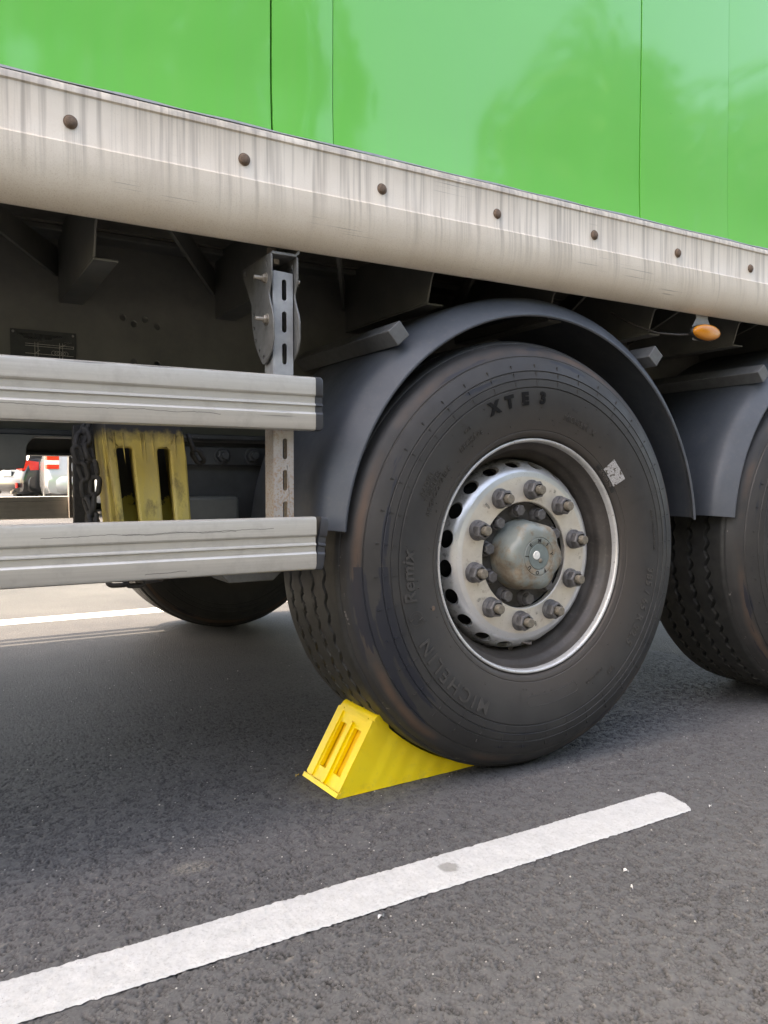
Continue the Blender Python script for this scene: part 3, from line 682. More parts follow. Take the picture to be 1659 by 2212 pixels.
# ------------------------------------------------------------------ wheels
ZC = .549
side_prof = [(.2965, .030), (.2985, .012), (.3005, .000), (.304, -.0075), (.310, -.0115), (.316, -.0125), (.3175, -.0118), (.319, -.0135), (.345, -.0215), (.375, -.0280), (.400, -.0310), (.4195, -.0312), (.4210, -.0290), (.4225, -.0290), (.4240, -.0312),
             (.4400, -.0300), (.4412, -.0282), (.4425, -.0282), (.4438, -.0300), (.4600, -.0262), (.4612, -.0240), (.4628, -.0240), (.4640, -.0255), (.478, -.0200), (.490, -.0140), (.4985, -.0085), (.5000, -.0050), (.5020, -.0052), (.512, .0005), (.520, .0065), (.527, .0135), (.5315, .0205), (.5350, .0290), (.5365, .0315), (.5372, .0345)]
def side_y(r): 
    rs = [p[0] for p in side_prof]; return float(np.interp(r, rs, [p[1] for p in side_prof]))
def squash(P):                                                # contact patch on the ground
    P[..., 2] = np.maximum(P[..., 2], -(ZC-.0006)); return P
def build_wheel():
    # disc (the wheel itself) with a ring of real vent holes
    prof = [(.137, .050), (.137, .0365), (.139, .0345), (.150, .0338), (.200, .0330), (.2025, .0333), (.2055, .0340), (.2100, .0347), (.2145, .0358)]
    out = [(.2145, .0358), (.2195, .0384), (.2242, .0418), (.2292, .0466), (.2340, .0527), (.2382, .0593), (.2418, .0665), (.2445, .0740), (.2465, .0815), (.2490, .1050)]
    oL = np.r_[0, np.cumsum([math.dist(a, b) for a, b in zip(out, out[1:])])]
    def O(s): return np.interp(s, oL, [p[0] for p in out]), np.interp(s, oL, [p[1] for p in out])
    b = MB(); b.lathe(prof, 160)
    NH = 20; da = 2*np.pi/NH; S = oL[-1]; nper = 8
    rect = [(-.5 + i/nper, 0) for i in range(nper)] + [(.5, i/nper) for i in range(nper)] + [(.5 - i/nper, 1) for i in range(nper)] + [(-.5, 1 - i/nper) for i in range(nper)]
    sc, hw, hs = .0300, .0232, .0165
    for h in range(NH):
        a0 = R(6) + h*da; rings = []
        for t in (0, .35, .7, 1.0, 1.06, 1.1):
            ring = []
            for (u, v) in rect:
                px, ps = u*da*.235, v*S
                ang = math.atan2((ps-sc)/.03, px/.036)
                hx, hs_ = hw*math.cos(ang), sc + hs*math.sin(ang)
                tt = min(t, 1.0); x, s = px+(hx-px)*tt, ps+(hs_-ps)*tt
                r_, y_ = O(s); y_ += max(0, t-1)*.11; r_ -= max(0, t-1)*.06
                th = a0 + x/.235; ring.append((r_*math.cos(th), y_, r_*math.sin(th)))
            rings.append(ring)
        b.grid(rings, cv=True)
    wheel = b.build('wheel', M['disc'], trailer, (0, 0, ZC), angle=38)
    S_ = lambda nm, mb, mat, loc=(0,0,0), **k: mb.build(nm, M[mat], wheel, loc, **k)
    # rim barrel and bright outer lip
    S_('rim_lip', MB().lathe([(.2955, .026), (.2975, .012), (.2988, .002), (.2980, -.0025), (.2955, -.0042), (.2925, -.0035), (.2903, -.0010), (.2893, .0035), (.2880, .012)], 180), 'lip', angle=60)
    S_('rim_barrel', MB().lathe([(.2880, .012), (.2855, .024), (.2800, .033), (.2735, .040), (.2700, .046), (.2690, .053), (.2655, .062), (.2580, .070), (.2545, .077), (.2525, .090), (.2515, .12), (.2505, .20), (.2505, .33), (.2965, .35), (.2965, .376)], 160), 'barrel', angle=50)
    # hub casting, dark core behind the vent holes
    S_('hub', MB().lathe([(.0001, .05), (.085, .05), (.090, .062), (.098, .061), (.118, .059), (.131, .058), (.1362, .056), (.1362, .080)], 96), 'hub', angle=40)
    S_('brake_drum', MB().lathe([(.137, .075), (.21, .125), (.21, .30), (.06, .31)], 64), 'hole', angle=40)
    for i in range(10):                                        # cap screws on bosses
        a = R(98 - 36*i); x, z = .1165*math.cos(a), .1165*math.sin(a)
        bb = MB(); bb.lathe([(.0001, -.0180), (.0128, -.0180), (.0150, -.0162), (.0150, -.003)], 6); bb.lathe([(.0150, -.0038), (.0172, -.0036), (.0180, -.0010), (.0195, .002), (.0225, .014)], 20)
        o = S_('cap_screw', bb, 'nut', (x, .0500, z), angle=25); o.rotation_euler = (0, R(random.uniform(0, 60)), 0)
    for i in range(10):                                        # wheel nuts on their studs
        a = R(84 + 36*i); x, z = .1690*math.cos(a), .1690*math.sin(a)
        bb = MB(); bb.lathe([(.0165, -.0310), (.0205, -.0300), (.0228, -.0272), (.0228, -.0110)], 6); bb.lathe([(.0165, -.0120), (.0222, -.0115), (.0246, -.0075), (.0258, -.0045), (.0260, .0005)], 28)
        o = S_('wheel_nut', bb, 'nut', (x, .0332, z), angle=28); o.rotation_euler = (0, R(random.uniform(0, 60)), 0)
        bb = MB(); bb.lathe([(.0001, -.0490), (.0098, -.0490), (.0114, -.0478)] + [(.0114+.0006*(k % 2), -.0480+.0019*k) for k in range(10)], 20)
        S_('wheel_stud', bb, 'stud', (x, .0372, z), angle=30)
    # hub cap: round skirt blending into a rounded hexagon
    st = [(.064, .0920, 0), (.056, .0920, 0), (.052, .0900, 0), (.036, .0896, .10), (.020, .0893, .35), (.008, .0890, .70), (.000, .0887, .95), (-.005, .0875, 1), (-.010, .0845, 1), (-.0145, .0798, 1), (-.0175, .0735, 1), (-.0186, .0660, .8), (-.0188, .0530, 0), (-.0188, .0495, 0), (-.0174, .0484, 0), (-.0174, .0474, 0), (-.0188, .0463, 0), (-.0188, .0340, 0), (-.0172, .0326, 0), (-.0180, .0300, 0), (-.0184, .0001, 0)]
    n = 96; P = []
    for y, r, k in st:
        P.append([((r*(1-k*.115*(1-abs(math.cos(3*(a+R(8))))**1.3)))*math.cos(a), y, (r*(1-k*.115*(1-abs(math.cos(3*(a+R(8))))**1.3)))*math.sin(a)) for a in np.linspace(0, 2*np.pi, n, endpoint=False)])
    bb = MB(); bb.grid(P, cv=True); S_('hub_cap', bb, 'cap', angle=50)
    bb = MB(); bb.lathe([(.0001, -.0192), (.0312, -.0192), (.0320, -.0176)], 48); S_('cap_disc', bb, 'cap_ring', angle=40)
    bb = MB(); bb.lathe([(.0001, -.0215), (.0100, -.0213), (.0112, -.0195)], 20); S_('cap_sticker', bb, 'white_print', (-.009, 0, .004))
    bb = MB(); bb.lathe([(.0001, -.0225), (.0035, -.0222), (.0055, -.0208), (.0060, -.0195)], 16); S_('cap_valve', bb, 'stud', (.004, 0, -.010))
    for ch, a in zip('MIYFOUJE', (88, 48, 8, -62, -98, -140, 176, 132)):
        me = text_mesh(ch, .0135, .0002, .0004); a = R(a)
        for v in me.vertices:
            u, w = v.co.x, v.co.y-.0045; rr = .0405+w
            v.co = Vector((rr*math.cos(a)+u*math.sin(a), -.0192-v.co.z, rr*math.sin(a)-u*math.cos(a)))
        mesh_obj('cap_letter', me, M['hole'], wheel, angle=0)
    # valve stem inside the barrel
    bb = MB(); bb.tube([(-.006, .085, -.252), (-.006, .070, -.232), (.002, .050, -.228), (.020, .030, -.231)], [.006, .0045, .004, .0045], 10); S_('valve_stem', bb, 'barrel', angle=40)
    # hand-written marks and stamped numbers on the disc
    for s_, a, r0, sz in (('10/71', 214, .182, .010), ('B', 226, .196, .012), ('ET', -6, .190, .010), ('R22', 58, .190, .009), ('ALCOR', 133, .178, .009), ('7.8', 283, .158, .009), ('MAN', 280, .184, .010)):
        me = text_mesh(s_, sz, .0001, 0); 
        for v in me.vertices:
            th = R(a)+v.co.y/r0; rr = r0+v.co.x*.6
            v.co = Vector((rr*math.cos(th), .0334-.0006, rr*math.sin(th)))
        mesh_obj('disc_marking', me, M['hole'], wheel, angle=0)

    # tyre: tread with four zig-zag grooves, carcass sidewalls, fine moulded ticks
    na = 900; yc = .1895
    ty = np.linspace(.0345, .3445, 125); nt = 72; th = np.linspace(0, 2*np.pi, na, endpoint=False)
    A, YY = np.meshgrid(th, ty, indexing='ij')
    RR = .549 - .0048*((YY-yc)/.155)**4 - .0070*np.clip((np.abs(YY-yc)-.142)/.013, 0, 1)**2
    for gi, gy in enumerate((-.096, -.034, .034, .096)):
        ph = A*nt/(2*np.pi) + .5*(gi % 2); tri = 2*np.abs(ph % 1 - .5)*2-1; tri = np.clip(tri*1.5, -1, 1)
        d = np.abs(YY-(yc+gy+.0048*tri)); RR = RR - .014*np.clip((.0058-d)/.0018, 0, 1)
        sip = np.abs((ph*1) % 1 - .5)                          # short sipes leaving the grooves
        m = (np.abs(sip-.25) < .03) & (d < .013) & (d > .004) & (gi != 0); RR = np.where(m, RR-.003, RR)
    wear = .0008*np.sin(A*7+1)+.0006*np.sin(A*19)
    RR = RR + wear*0.6
    P = squash(np.stack([RR*np.cos(A), YY, RR*np.sin(A)], -1))
    b = MB(); b.grid(P, cu=True); tr = b.build('tyre_tread', M['tread'], wheel, angle=40, merge=False)
    b = MB(); t2 = np.linspace(0, 2*np.pi, 240, endpoint=False)
    for mir in (False, True):
        pr = side_prof + [(.5395, .0350)]
        P = squash(np.array([[(r*math.cos(a), (y if not mir else .379-y), r*math.sin(a)) for r, y in pr] for a in t2])); b.grid(P, cu=True)
    for i in range(40):                                        # wear indicator ticks on three rings
        a = 2*np.pi*(i+.3)/40
        for r0, L in ((.432, .0022), (.452, .0022), (.472, .0018)):
            m = Matrix.Rotation(-a, 4, 'Y'); y = side_y(r0)
            b.box(r0-.0075, r0+.0075, y-.0008, y+.004, -L*.55, L*.55, m)
    for a, r0, r1 in ((175, .32, .505), (127, .34, .50), (-100, .318, .43), (-140, .318, .35), (22, .32, .50), (-8, .34, .50), (-48, .32, .50)):
        m = Matrix.Rotation(-R(a), 4, 'Y'); n = 12                # thin mould lines
        rs = np.linspace(r0, r1, n); Q = [[m @ Vector((r, side_y(r)-.0007, s*.0007)) for s in (-1, 1)] for r in rs]; b.grid(Q)
    for i in range(70):                                        # rubber vent spews
        a = random.uniform(0, 2*np.pi); r = random.choice((.335, .345, .372, .385, .405, .415)); y = side_y(r)
        p = Vector((r*math.cos(a), y, r*math.sin(a))); b.tube([p, p+Vector((random.uniform(-.002, .002), -.003, random.uniform(-.002, .002)))], .0008, 5)
    b.build('tyre_sidewall', M['rubber'], wheel, angle=30)
    def arc_text(s_, ang, r0, size, mat='letter', off=0.0, space=1.0, h=.0017, name='sidewall_lettering', shear=0.0):
        me = text_mesh(s_, size, .0005, off, 'CENTER', space); bm = bmesh.new(); bm.from_mesh(me)
        bmesh.ops.triangulate(bm, faces=bm.faces)
        bm.to_mesh(me); bm.free()
        for v in me.vertices:
            r = r0 + v.co.y; t = R(ang) - (v.co.x+shear*v.co.y)/(r0+size*.35)
            v.co = Vector((r*math.cos(t), side_y(r)-h+(.0012 if v.co.z < 0 else 0), r*math.sin(t)))
        mesh_obj(name, me, M[mat], wheel, angle=0)
    [arc_text(ch, an, .3825, .0400, 'letter_bold', .0027 if ch != '3' else .0020, 1, .0022) for ch, an in zip('XTE3', (112.8, 105.8, 98.6, 90.4))]
    arc_text('MICHELIN  X', 69, .3535, .0200, 'letter', .0, 1.0)
    arc_text('RECHAPE', 127.3, .3540, .0185, 'letter', .0, 1.08)
    arc_text('M+S', 126.8, .3830, .0120, 'letter', 0, 1)
    arc_text('RADIAL', 151.8, .3865, .0180, 'letter', .0, 1.05); arc_text('TUBELESS', 151.4, .3690, .0180, 'letter', .0, 1.05); arc_text('REGROOVABLE', 151.6, .3515, .0180, 'letter', .0, 1.05)
    arc_text('Remix', -175.8, .3820, .0460, 'letter', .0010, 1.04, .0022, shear=.2)
    arc_text('MICHELIN', -134.3, .3790, .0480, 'letter', .0006, 1.32, .0022)
    arc_text('385 / 65 R 22.5', -23.2, .3870, .0300, 'letter', .0008, 1.18, .0014)
    arc_text('FRT', -52.5, .3900, .0160, 'letter', 0, 1.1); arc_text('REMIX  FRANCE', -60, .3700, .0095, 'letter')
    arc_text('LOAD 160  PRESSURE 900 kPa', 8, .4030, .0090, 'letter'); arc_text('SDV08529F', 39.8, .3005+.004, .0125, 'letter_brown', .0, 1.0, .0024)
    # recycling-style arrows ring, oval frame, silver sticker
    b = MB(); cr, ca = .3945, R(-161.6); C = Vector((cr*math.cos(ca), 0, cr*math.sin(ca)))
    for st_, en in ((20, 165), (200, 345)):
        for k0, k1 in ((.0130, .0142), (.0185, .0197)):
            aa = np.linspace(R(st_), R(en), 18); b.grid([[(C.x+q*math.cos(a), side_y(.395)-.0011, C.z+q*math.sin(a)) for q in (k0, k1)] for a in aa])
        e = R(en); 
        for q0, q1, e1 in ((.009, .016, e+.55), (.0235, .016, e+.55)):
            p0 = Vector((C.x+q0*math.cos(e), side_y(.395)-.0011, C.z+q0*math.sin(e))); p1 = Vector((C.x+q1*math.cos(e1), side_y(.395)-.0011, C.z+q1*math.sin(e1)))
            b.tube([p0, p1], .0007, 5)
    b.build('arrow_emblem', M['letter'], wheel, angle=0)
    b = MB(); pts = []
    for a, r in [(R(-95)+t*(R(-71)+R(95)), .350) for t in np.linspace(0, 1, 20)] + [(R(-71)+.012*math.sin(k)*2, .3625-.0125*math.cos(k)) for k in np.linspace(.2, math.pi-.2, 8)] + [(R(-71)+t*(R(-95)+R(71)), .375) for t in np.linspace(0, 1, 20)] + [(R(-95)-.024*math.sin(k), .3625+.0125*math.cos(k)) for k in np.linspace(.2, math.pi-.2, 8)]:
        pts.append((r*math.cos(a), side_y(r)-.0002, r*math.sin(a)))
    b.tube(pts, .0007, 5, closed=True); b.build('oval_frame', M['letter'], wheel, angle=0)
    b = MB(); Q = [[(r*math.cos(R(a)), side_y(r)-.0016, r*math.sin(R(a))) for r in np.linspace(.3165, .3545, 6)] for a in np.linspace(33.6, 44.4, 8)]; b.grid(Q); b.build('silver_sticker', M['sticker'], wheel, angle=0)
    b = MB(); Q = [[(r*math.cos(R(a)), side_y(r)-.0009, r*math.sin(R(a))) for r in np.linspace(.3012, .3150, 4)] for a in np.linspace(31.0, 48.5, 14)]; b.grid(Q); b.build('code_plate', M['letter_dark'], wheel, angle=0)
    b = MB(); b.lathe([(.0001, -.0012), (.0055, -.0010), (.0062, .001)], 14)
    b.build('paint_dot', M['rust'], wheel, (.338*math.cos(R(-162)), side_y(.338), .338*math.sin(R(-162))), angle=0)
    return wheel
wheel0 = build_wheel()
wheel1 = copy_tree(wheel0, trailer); wheel1.location = (1.335, 0, ZC); wheel1.rotation_euler.y = R(97); wheel1['label'] = 'wheel cut off by the photo edge'
for xw in (0.0, 1.335):                                        # the wheels on the far side of the axles
    w = wheel0.copy(); COL.objects.link(w); w.parent = trailer; w.location = (xw, 2*YM, ZC); w.rotation_euler = (0, 0, R(180))
    for ch in wheel0.children:
        if ch.name.split('.')[0] in ('tyre_tread', 'tyre_sidewall', 'rim_barrel', 'rim_lip', 'hub', 'hub_cap', 'brake_drum'):
            c = ch.copy(); COL.objects.link(c); c.parent = w

def build_mudguards():
    CX, CZ, RO = .036, .578, .634
    def guard(dx, far=False):
        prof = [(.575, .001), (.5785, -.0015), (.5815, -.001), (.590, .006), (.612, .026), (.624, .039), (.6305, .052), (RO, .075), (RO+.002, .11), (RO+.002, .42), (RO-.004, .432), (RO-.006, .42), (RO-.004, .11), (RO-.006, .078), (.6255, .057), (.619, .044), (.607, .031), (.585, .011), (.578, .006)]
        a = np.linspace(R(4.8), R(175.0), 96)
        P = np.array([[(dx+CX+r*math.cos(t), y if not far else 2*YM-y, CZ+r*math.sin(t)) for r, y in prof] for t in a])
        b = MB(); b.grid(P, cv=True); b.add(P[0], [tuple(range(len(prof)))]); b.add(P[-1], [tuple(range(len(prof)))])
        m = b.build('mudguard', M['mudguard'], trailer, angle=30)
        for ang in (131, 51):                                  # square support tubes lying across the guard
            th = R(ang); c = Vector((dx+CX+(RO+.0245)*math.cos(th), 0, CZ+(RO+.0245)*math.sin(th)))
            mt = Matrix.Translation(c) @ Matrix.Rotation(R(90)-th, 4, 'Y'); h = .0205
            t = MB(); y0, y1 = (.010, .52) if not far else (2*YM-.52, 2*YM-.01)
            t.box(-h, h, y0, y1, -h, h, mt); s = t.build('support_tube', M['tube'], m, angle=30, bevel=.002)
        return m
    for dx in (0, 1.335):
        guard(dx); guard(dx, True)
build_mudguards()

def build_lamp():
    c = Vector((.640, -.004, 1.170))
    lamp = MB(); lamp.prism([(c.x-.030, 1.232), (c.x+.026, 1.232), (c.x+.024, 1.214), (c.x+.029, 1.204), (c.x+.040, 1.190), (c.x+.040, 1.150), (c.x-.040, 1.147), (c.x-.044, 1.186), (c.x-.034, 1.200), (c.x-.026, 1.212)], .006, .008, 'y')
    L = lamp.build('marker_lamp', M['tin'], trailer, angle=30, bevel=.0006)
    def ell(k, y): return [(c.x+.0575*k*math.cos(a), c.y+y, c.z+.0235*k*math.sin(a)) for a in np.linspace(0, 2*np.pi, 40, endpoint=False)]
    b = MB(); b.grid([ell(1.0, .009), ell(1.03, .002), ell(1.0, -.002), ell(.97, -.003)], cv=True); b.build('lamp_base', M['letter_dark'], L, angle=40)
    b = MB(); b.grid([ell(.985, -.0015), ell(.97, -.008), ell(.90, -.0125), ell(.7, -.0155), ell(.4, -.017), ell(.02, -.0172)], cv=True); b.build('lens', M['amber'], L, angle=50)
    for s in (-1, 1): MB().lathe([(.0001, -.003), (.003, -.003), (.004, 0)], 12).build('lens_screw', M['nut'], L, (c.x+s*.044, c.y-.010, c.z+s*.001))
    pts = [Vector((.43, .16, 1.235)), Vector((.45, .10, 1.195)), Vector((.50, .05, 1.165)), Vector((.55, .02, 1.160)), Vector((.60, .012, 1.164))]
    P = []
    for i in range(len(pts)-1):
        for t in np.linspace(0, 1, 6, endpoint=False): P.append(pts[i].lerp(pts[i+1], t))
    b = MB(); b.tube(P+[pts[-1]], .0032, 8); b.build('cable', M['letter'], L, angle=60)
build_lamp()

# ------------------------------------------------------------------ the new wheel chock on the ground
def build_chock():
    W = .170; L0 = .520; TOPX, TOPZ = -.372, .181; RC = .5535
    root = empty('wheel_chock', (-.52, .168, 0), 'bright yellow plastic wheel chock wedged against the tyre on the asphalt', 'wheel chock')
    root.rotation_euler.z = R(2.2)
    # local frame: origin at the middle of the back lower edge, x towards the tyre, y across
    dx, dz = (.105, .172); d = Vector((dx, dz)).normalized(); n = Vector((-d.y, d.x))
    # upper profile: back edge top -> rounded crest -> concave seat -> tip
    Lb = .198; p0 = Vector((0, 0)) + d*Lb; rc = .024; cen = p0 - n*rc
    crest = []
    a0 = math.atan2(n.y, n.x)
    for a in np.linspace(a0, a0-R(85), 12): crest.append(cen + Vector((math.cos(a), math.sin(a)))*rc)
    seat = []
    for x in np.linspace(crest[-1].x+.012, .412, 30):
        X = x - L0; z = ZC - math.sqrt(max(0, (RC)**2 - X**2)); seat.append(Vector((x, max(z, .0012))))
    up = crest + seat
    ws = lambda k: W/2
    def side(s):
        rows = []
        for i, p in enumerate(up):
            bx = p.x - p.y*dx/dz; base = Vector((max(bx, 0), 0)); col = []
            ridge = sum(.0020*max(0, min(1, (bx-q)/.012)) for q in (.075, .125, .185, .24, .30)) 
            ridge -= .0020*bx/.075*1.0
            for t in np.linspace(0, 1, 7):
                q = base.lerp(p, t); edge = .003*max(0, (t-.93)/.07)**2
                col.append((q.x, s*(W/2 - edge + max(-.008, ridge) - .002*q.y/.18), q.y))
            rows.append(col)
        return np.array(rows)
    A, B = side(-1), side(1); b = MB()
    b.grid(A); b.grid(B)
    tops = np.array([[tuple(A[i, -1]*(1-t) + B[i, -1]*t) for t in np.linspace(0, 1, 9)] for i in range(len(up))]); b.grid(tops)
    # wall behind the grip slots and the sole
    inset = .030; q0 = Vector((inset, .004)); q1 = p0 + Vector((inset*.95, -.006))
    b.add([(q0.x, -W/2+.004, q0.y), (q0.x, W/2-.004, q0.y), (q1.x, W/2-.004, q1.y), (q1.x, -W/2+.004, q1.y)], [(0, 1, 2, 3)])
    b.add([(0, -W/2, .0005), (0, W/2, .0005), (.41, W/2, .0005), (.41, -W/2, .0005)], [(0, 1, 2, 3)])
    b.build('chock_body', M['yellow'], root, angle=32)
    # back panel with two grip slots
    def rr(u0, u1, v0, v1, r):
        o = []
        for cx, cy, s in ((u1-r, v1-r, 0), (u0+r, v1-r, 90), (u0+r, v0+r, 180), (u1-r, v0+r, 270)):
            for a in np.linspace(R(s), R(s+90), 5): o.append((cx+r*math.cos(a), cy+r*math.sin(a)))
        return o
    wl = W/2 - .0025
    slots = [rr(-.052, -.018, .044, .160, .0025), rr(.014, .048, .044, .160, .0025)]
    fn = lambda u, v, t: (d.x*v + n.x*(t-.006), u, d.y*v + n.y*(t-.006))
    me = plate_mesh('back_panel', [(-wl, .0), (wl, .0), (wl, Lb+.001), (-wl, Lb+.001)], slots, .012, fn)
    bp = mesh_obj('back_panel', me, M['yellow'], root, angle=30, bevel=.0008)
    def slab(name, u0, u1, v0, v1, t0, t1, r=.004, mat='yellow'):
        me = plate_mesh(name, rr(u0, u1, v0, v1, r), [], t1-t0, lambda u, v, t: fn(u, v, t+(t0+t1)/2+.006)); return mesh_obj(name, me, M[mat], bp, angle=30, bevel=.0012)
    # raised frame round the grip, central rib with rounded head, lip along the bottom
    slab('frame_bar', -wl, -.060, .014, Lb-.004, -.001, .0045); slab('frame_bar', .054, wl, .014, Lb-.004, -.001, .0045)
    slab('frame_bar', -.060, .054, .186, Lb-.003, -.001, .0040)
    slab('grip_rib', -.012, .006, .012, .172, -.001, .0075, .0085)
    slab('bottom_lip', -W/2-.001, W/2+.001, .0, .0115, -.001, .0075, .0015)
    b = MB(); b.add([fn(-.053, .043, -.009), fn(.049, .043, -.009), fn(.049, .161, -.009), fn(-.053, .161, -.009)], [(0, 1, 2, 3)])
    b.build('slot_floor', M['yellow_slot'], bp, angle=0)
build_chock()

# ------------------------------------------------------------------ the old chock stowed behind the side guard, and its chains
def build_stowed():
    root = empty('stowed_chock', (-.94, .17, .56), 'dirty old yellow chock stowed upright behind the side guard planks', 'wheel chock')
    o = Vector(root.location)
    xl = lambda z: -1.019 + (.834-z)*.115; xr = lambda z: -.862 + (.834-z)*.055
    def arch(x0, x1, z0, z1, lean, r=.006):
        pts = [(x0+lean, z0), (x1+lean, z0), (x1, z1-r)]
        pts += [(x1-r+r*math.cos(a), z1-r+r*math.sin(a)) for a in np.linspace(0, np.pi/2, 5)][1:]
        pts += [(x0+r+r*math.cos(a), z1-r+r*math.sin(a)) for a in np.linspace(np.pi/2, np.pi, 5)]
        return pts
    outl = [(xl(.58), .58), (xr(.58), .58), (xr(.79), .79), (-.866, .83), (-.872, .90), (-1.03, .90), (-1.024, .83), (xl(.79)-.003, .79)]
    hol = [arch(-1.001, -.970, .595, .806, .019), arch(-.920, -.894, .595, .806, .013)]
    T = .022
    me = plate_mesh('front_face', outl, hol, T, lambda u, v, t: (u-o.x, .112+t-o.y-(.834-v)*.03, v-o.z))
    ff = mesh_obj('front_face', me, M['old_yellow'], root, angle=35, bevel=.004)
    L = lambda name, mb, mat, **k: mb.build(name, M[mat], root, **k)
    def wall(x0t, x0b, w, y0, y1, zt=.90, zb=.58):
        b = MB(); V = []
        for z, x in ((zb, x0b), (zt, x0t)):
            for xx, yy in ((x, y0), (x+w, y0), (x+w*.8, y1), (x+w*.2, y1)): V.append((xx-o.x, yy-o.y, z-o.z))
        return b.add(V, [(0,3,2,1),(4,5,6,7),(0,1,5,4),(1,2,6,5),(2,3,7,6),(3,0,4,7)])
    L('side_wall', wall(-1.030, -1.002, .022, .124, .235), 'old_yellow', angle=30, bevel=.003)
    L('side_wall', wall(-.886, -.870, .020, .124, .235), 'old_yellow', angle=30, bevel=.003)
    L('inner_rib', wall(-.966, -.944, .036, .124, .235), 'old_yellow', angle=30, bevel=.003)
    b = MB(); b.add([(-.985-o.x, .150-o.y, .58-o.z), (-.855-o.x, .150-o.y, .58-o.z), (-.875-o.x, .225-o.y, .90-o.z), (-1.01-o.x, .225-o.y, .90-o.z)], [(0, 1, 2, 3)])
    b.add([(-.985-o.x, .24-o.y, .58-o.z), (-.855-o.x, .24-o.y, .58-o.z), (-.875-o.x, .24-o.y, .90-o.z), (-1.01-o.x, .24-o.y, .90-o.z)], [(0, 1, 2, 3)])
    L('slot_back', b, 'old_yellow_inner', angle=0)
    for x, ln in ((-1.022, .055), (-1.007, .065), (-.990, .062), (-.955, .06), (-.948, .066), (-.931, .066), (-.886, .063), (-.868, .06)):
        z1 = .836; b = MB(); y = .100                           # tapered stiffening ridges at the top
        b.add([(x-.0028-o.x, y-o.y+.001, z1-o.z), (x-o.x, y-.0035-o.y, z1-o.z), (x+.0028-o.x, y-o.y+.001, z1-o.z), (x+.006-o.x, y+.0015-o.y-.002, z1-ln-o.z)], [(0, 1, 3), (1, 2, 3), (0, 3, 2), (0, 2, 1)])
        b.build('ridge', M['old_yellow'], ff, angle=20)
    def link_mesh(L_=.046, W_=.028, r=.0052):
        k = L_/2-W_/2; hw = W_/2-r
        pts = [(hw*math.cos(a), 0, k+hw*math.sin(a)) for a in np.linspace(0, np.pi, 9)] + [(hw*math.cos(a), 0, -k+hw*math.sin(a)) for a in np.linspace(np.pi, 2*np.pi, 9)]
        b = MB(); b.tube([(p[0], p[1], p[2]) for p in pts], r, 8, closed=True); return b
    me0 = None
    def chain(name, pts, label, twist0=0):
        nonlocal me0
        pts = [Vector(p) for p in pts]; rt = empty(name, pts[0], label, 'chain', 'chains of the stowed chock')
        seg = [0]; 
        for a, c in zip(pts, pts[1:]): seg.append(seg[-1]+(c-a).length)
        step = .0355; n = int(seg[-1]/step)
        for i in range(n):
            s = (i+.5)*step; k = max(j for j in range(len(seg)-1) if seg[j] <= s); t = (s-seg[k])/(seg[k+1]-seg[k])
            p = pts[k].lerp(pts[k+1], t); dr = (pts[k+1]-pts[k]).normalized()
            if me0 is None:
                ob = link_mesh().build('chain_link', M['chain'], rt, angle=60); me0 = ob.data
            else:
                ob = link(bpy.data.objects.new('chain_link', me0)); ob.parent = rt
            q = dr.to_track_quat('Z', 'Y').to_matrix().to_4x4() @ Matrix.Rotation(R(twist0 + 90*(i % 2) + random.uniform(-18, 18)), 4, 'Z')
            ob.matrix_local = Matrix.Translation(p-pts[0]) @ q
    chain('safety_chain', [(-1.035, .205, .866), (-1.052, .185, .832), (-1.064, .17, .80), (-1.050, .16, .745), (-1.048, .15, .69), (-1.034, .14, .64), (-1.03, .12, .585), (-1.012, .085, .538), (-.965, .085, .537), (-.915, .095, .542), (-.88, .13, .56)], 'grimy steel chain hanging along the outer edge of the old chock', 25)
    MB().box(-1.052, -1.008, .29, .31, .60, .862).build('chock_strap', M['chain'], trailer, angle=30, bevel=.002)
    chain('safety_chain', [(-1.047, .19, .846), (-1.040, .165, .79), (-1.034, .15, .73), (-1.040, .145, .68), (-1.046, .14, .63), (-1.04, .13, .585)], 'second strand of grimy chain running down against the old chock', 60)
    chain('safety_chain', [(-.836, .165, .838), (-.826, .17, .812), (-.806, .18, .786), (-.812, .19, .75)], 'short tangled chain beside the upper corner of the old chock', 50)
build_stowed()

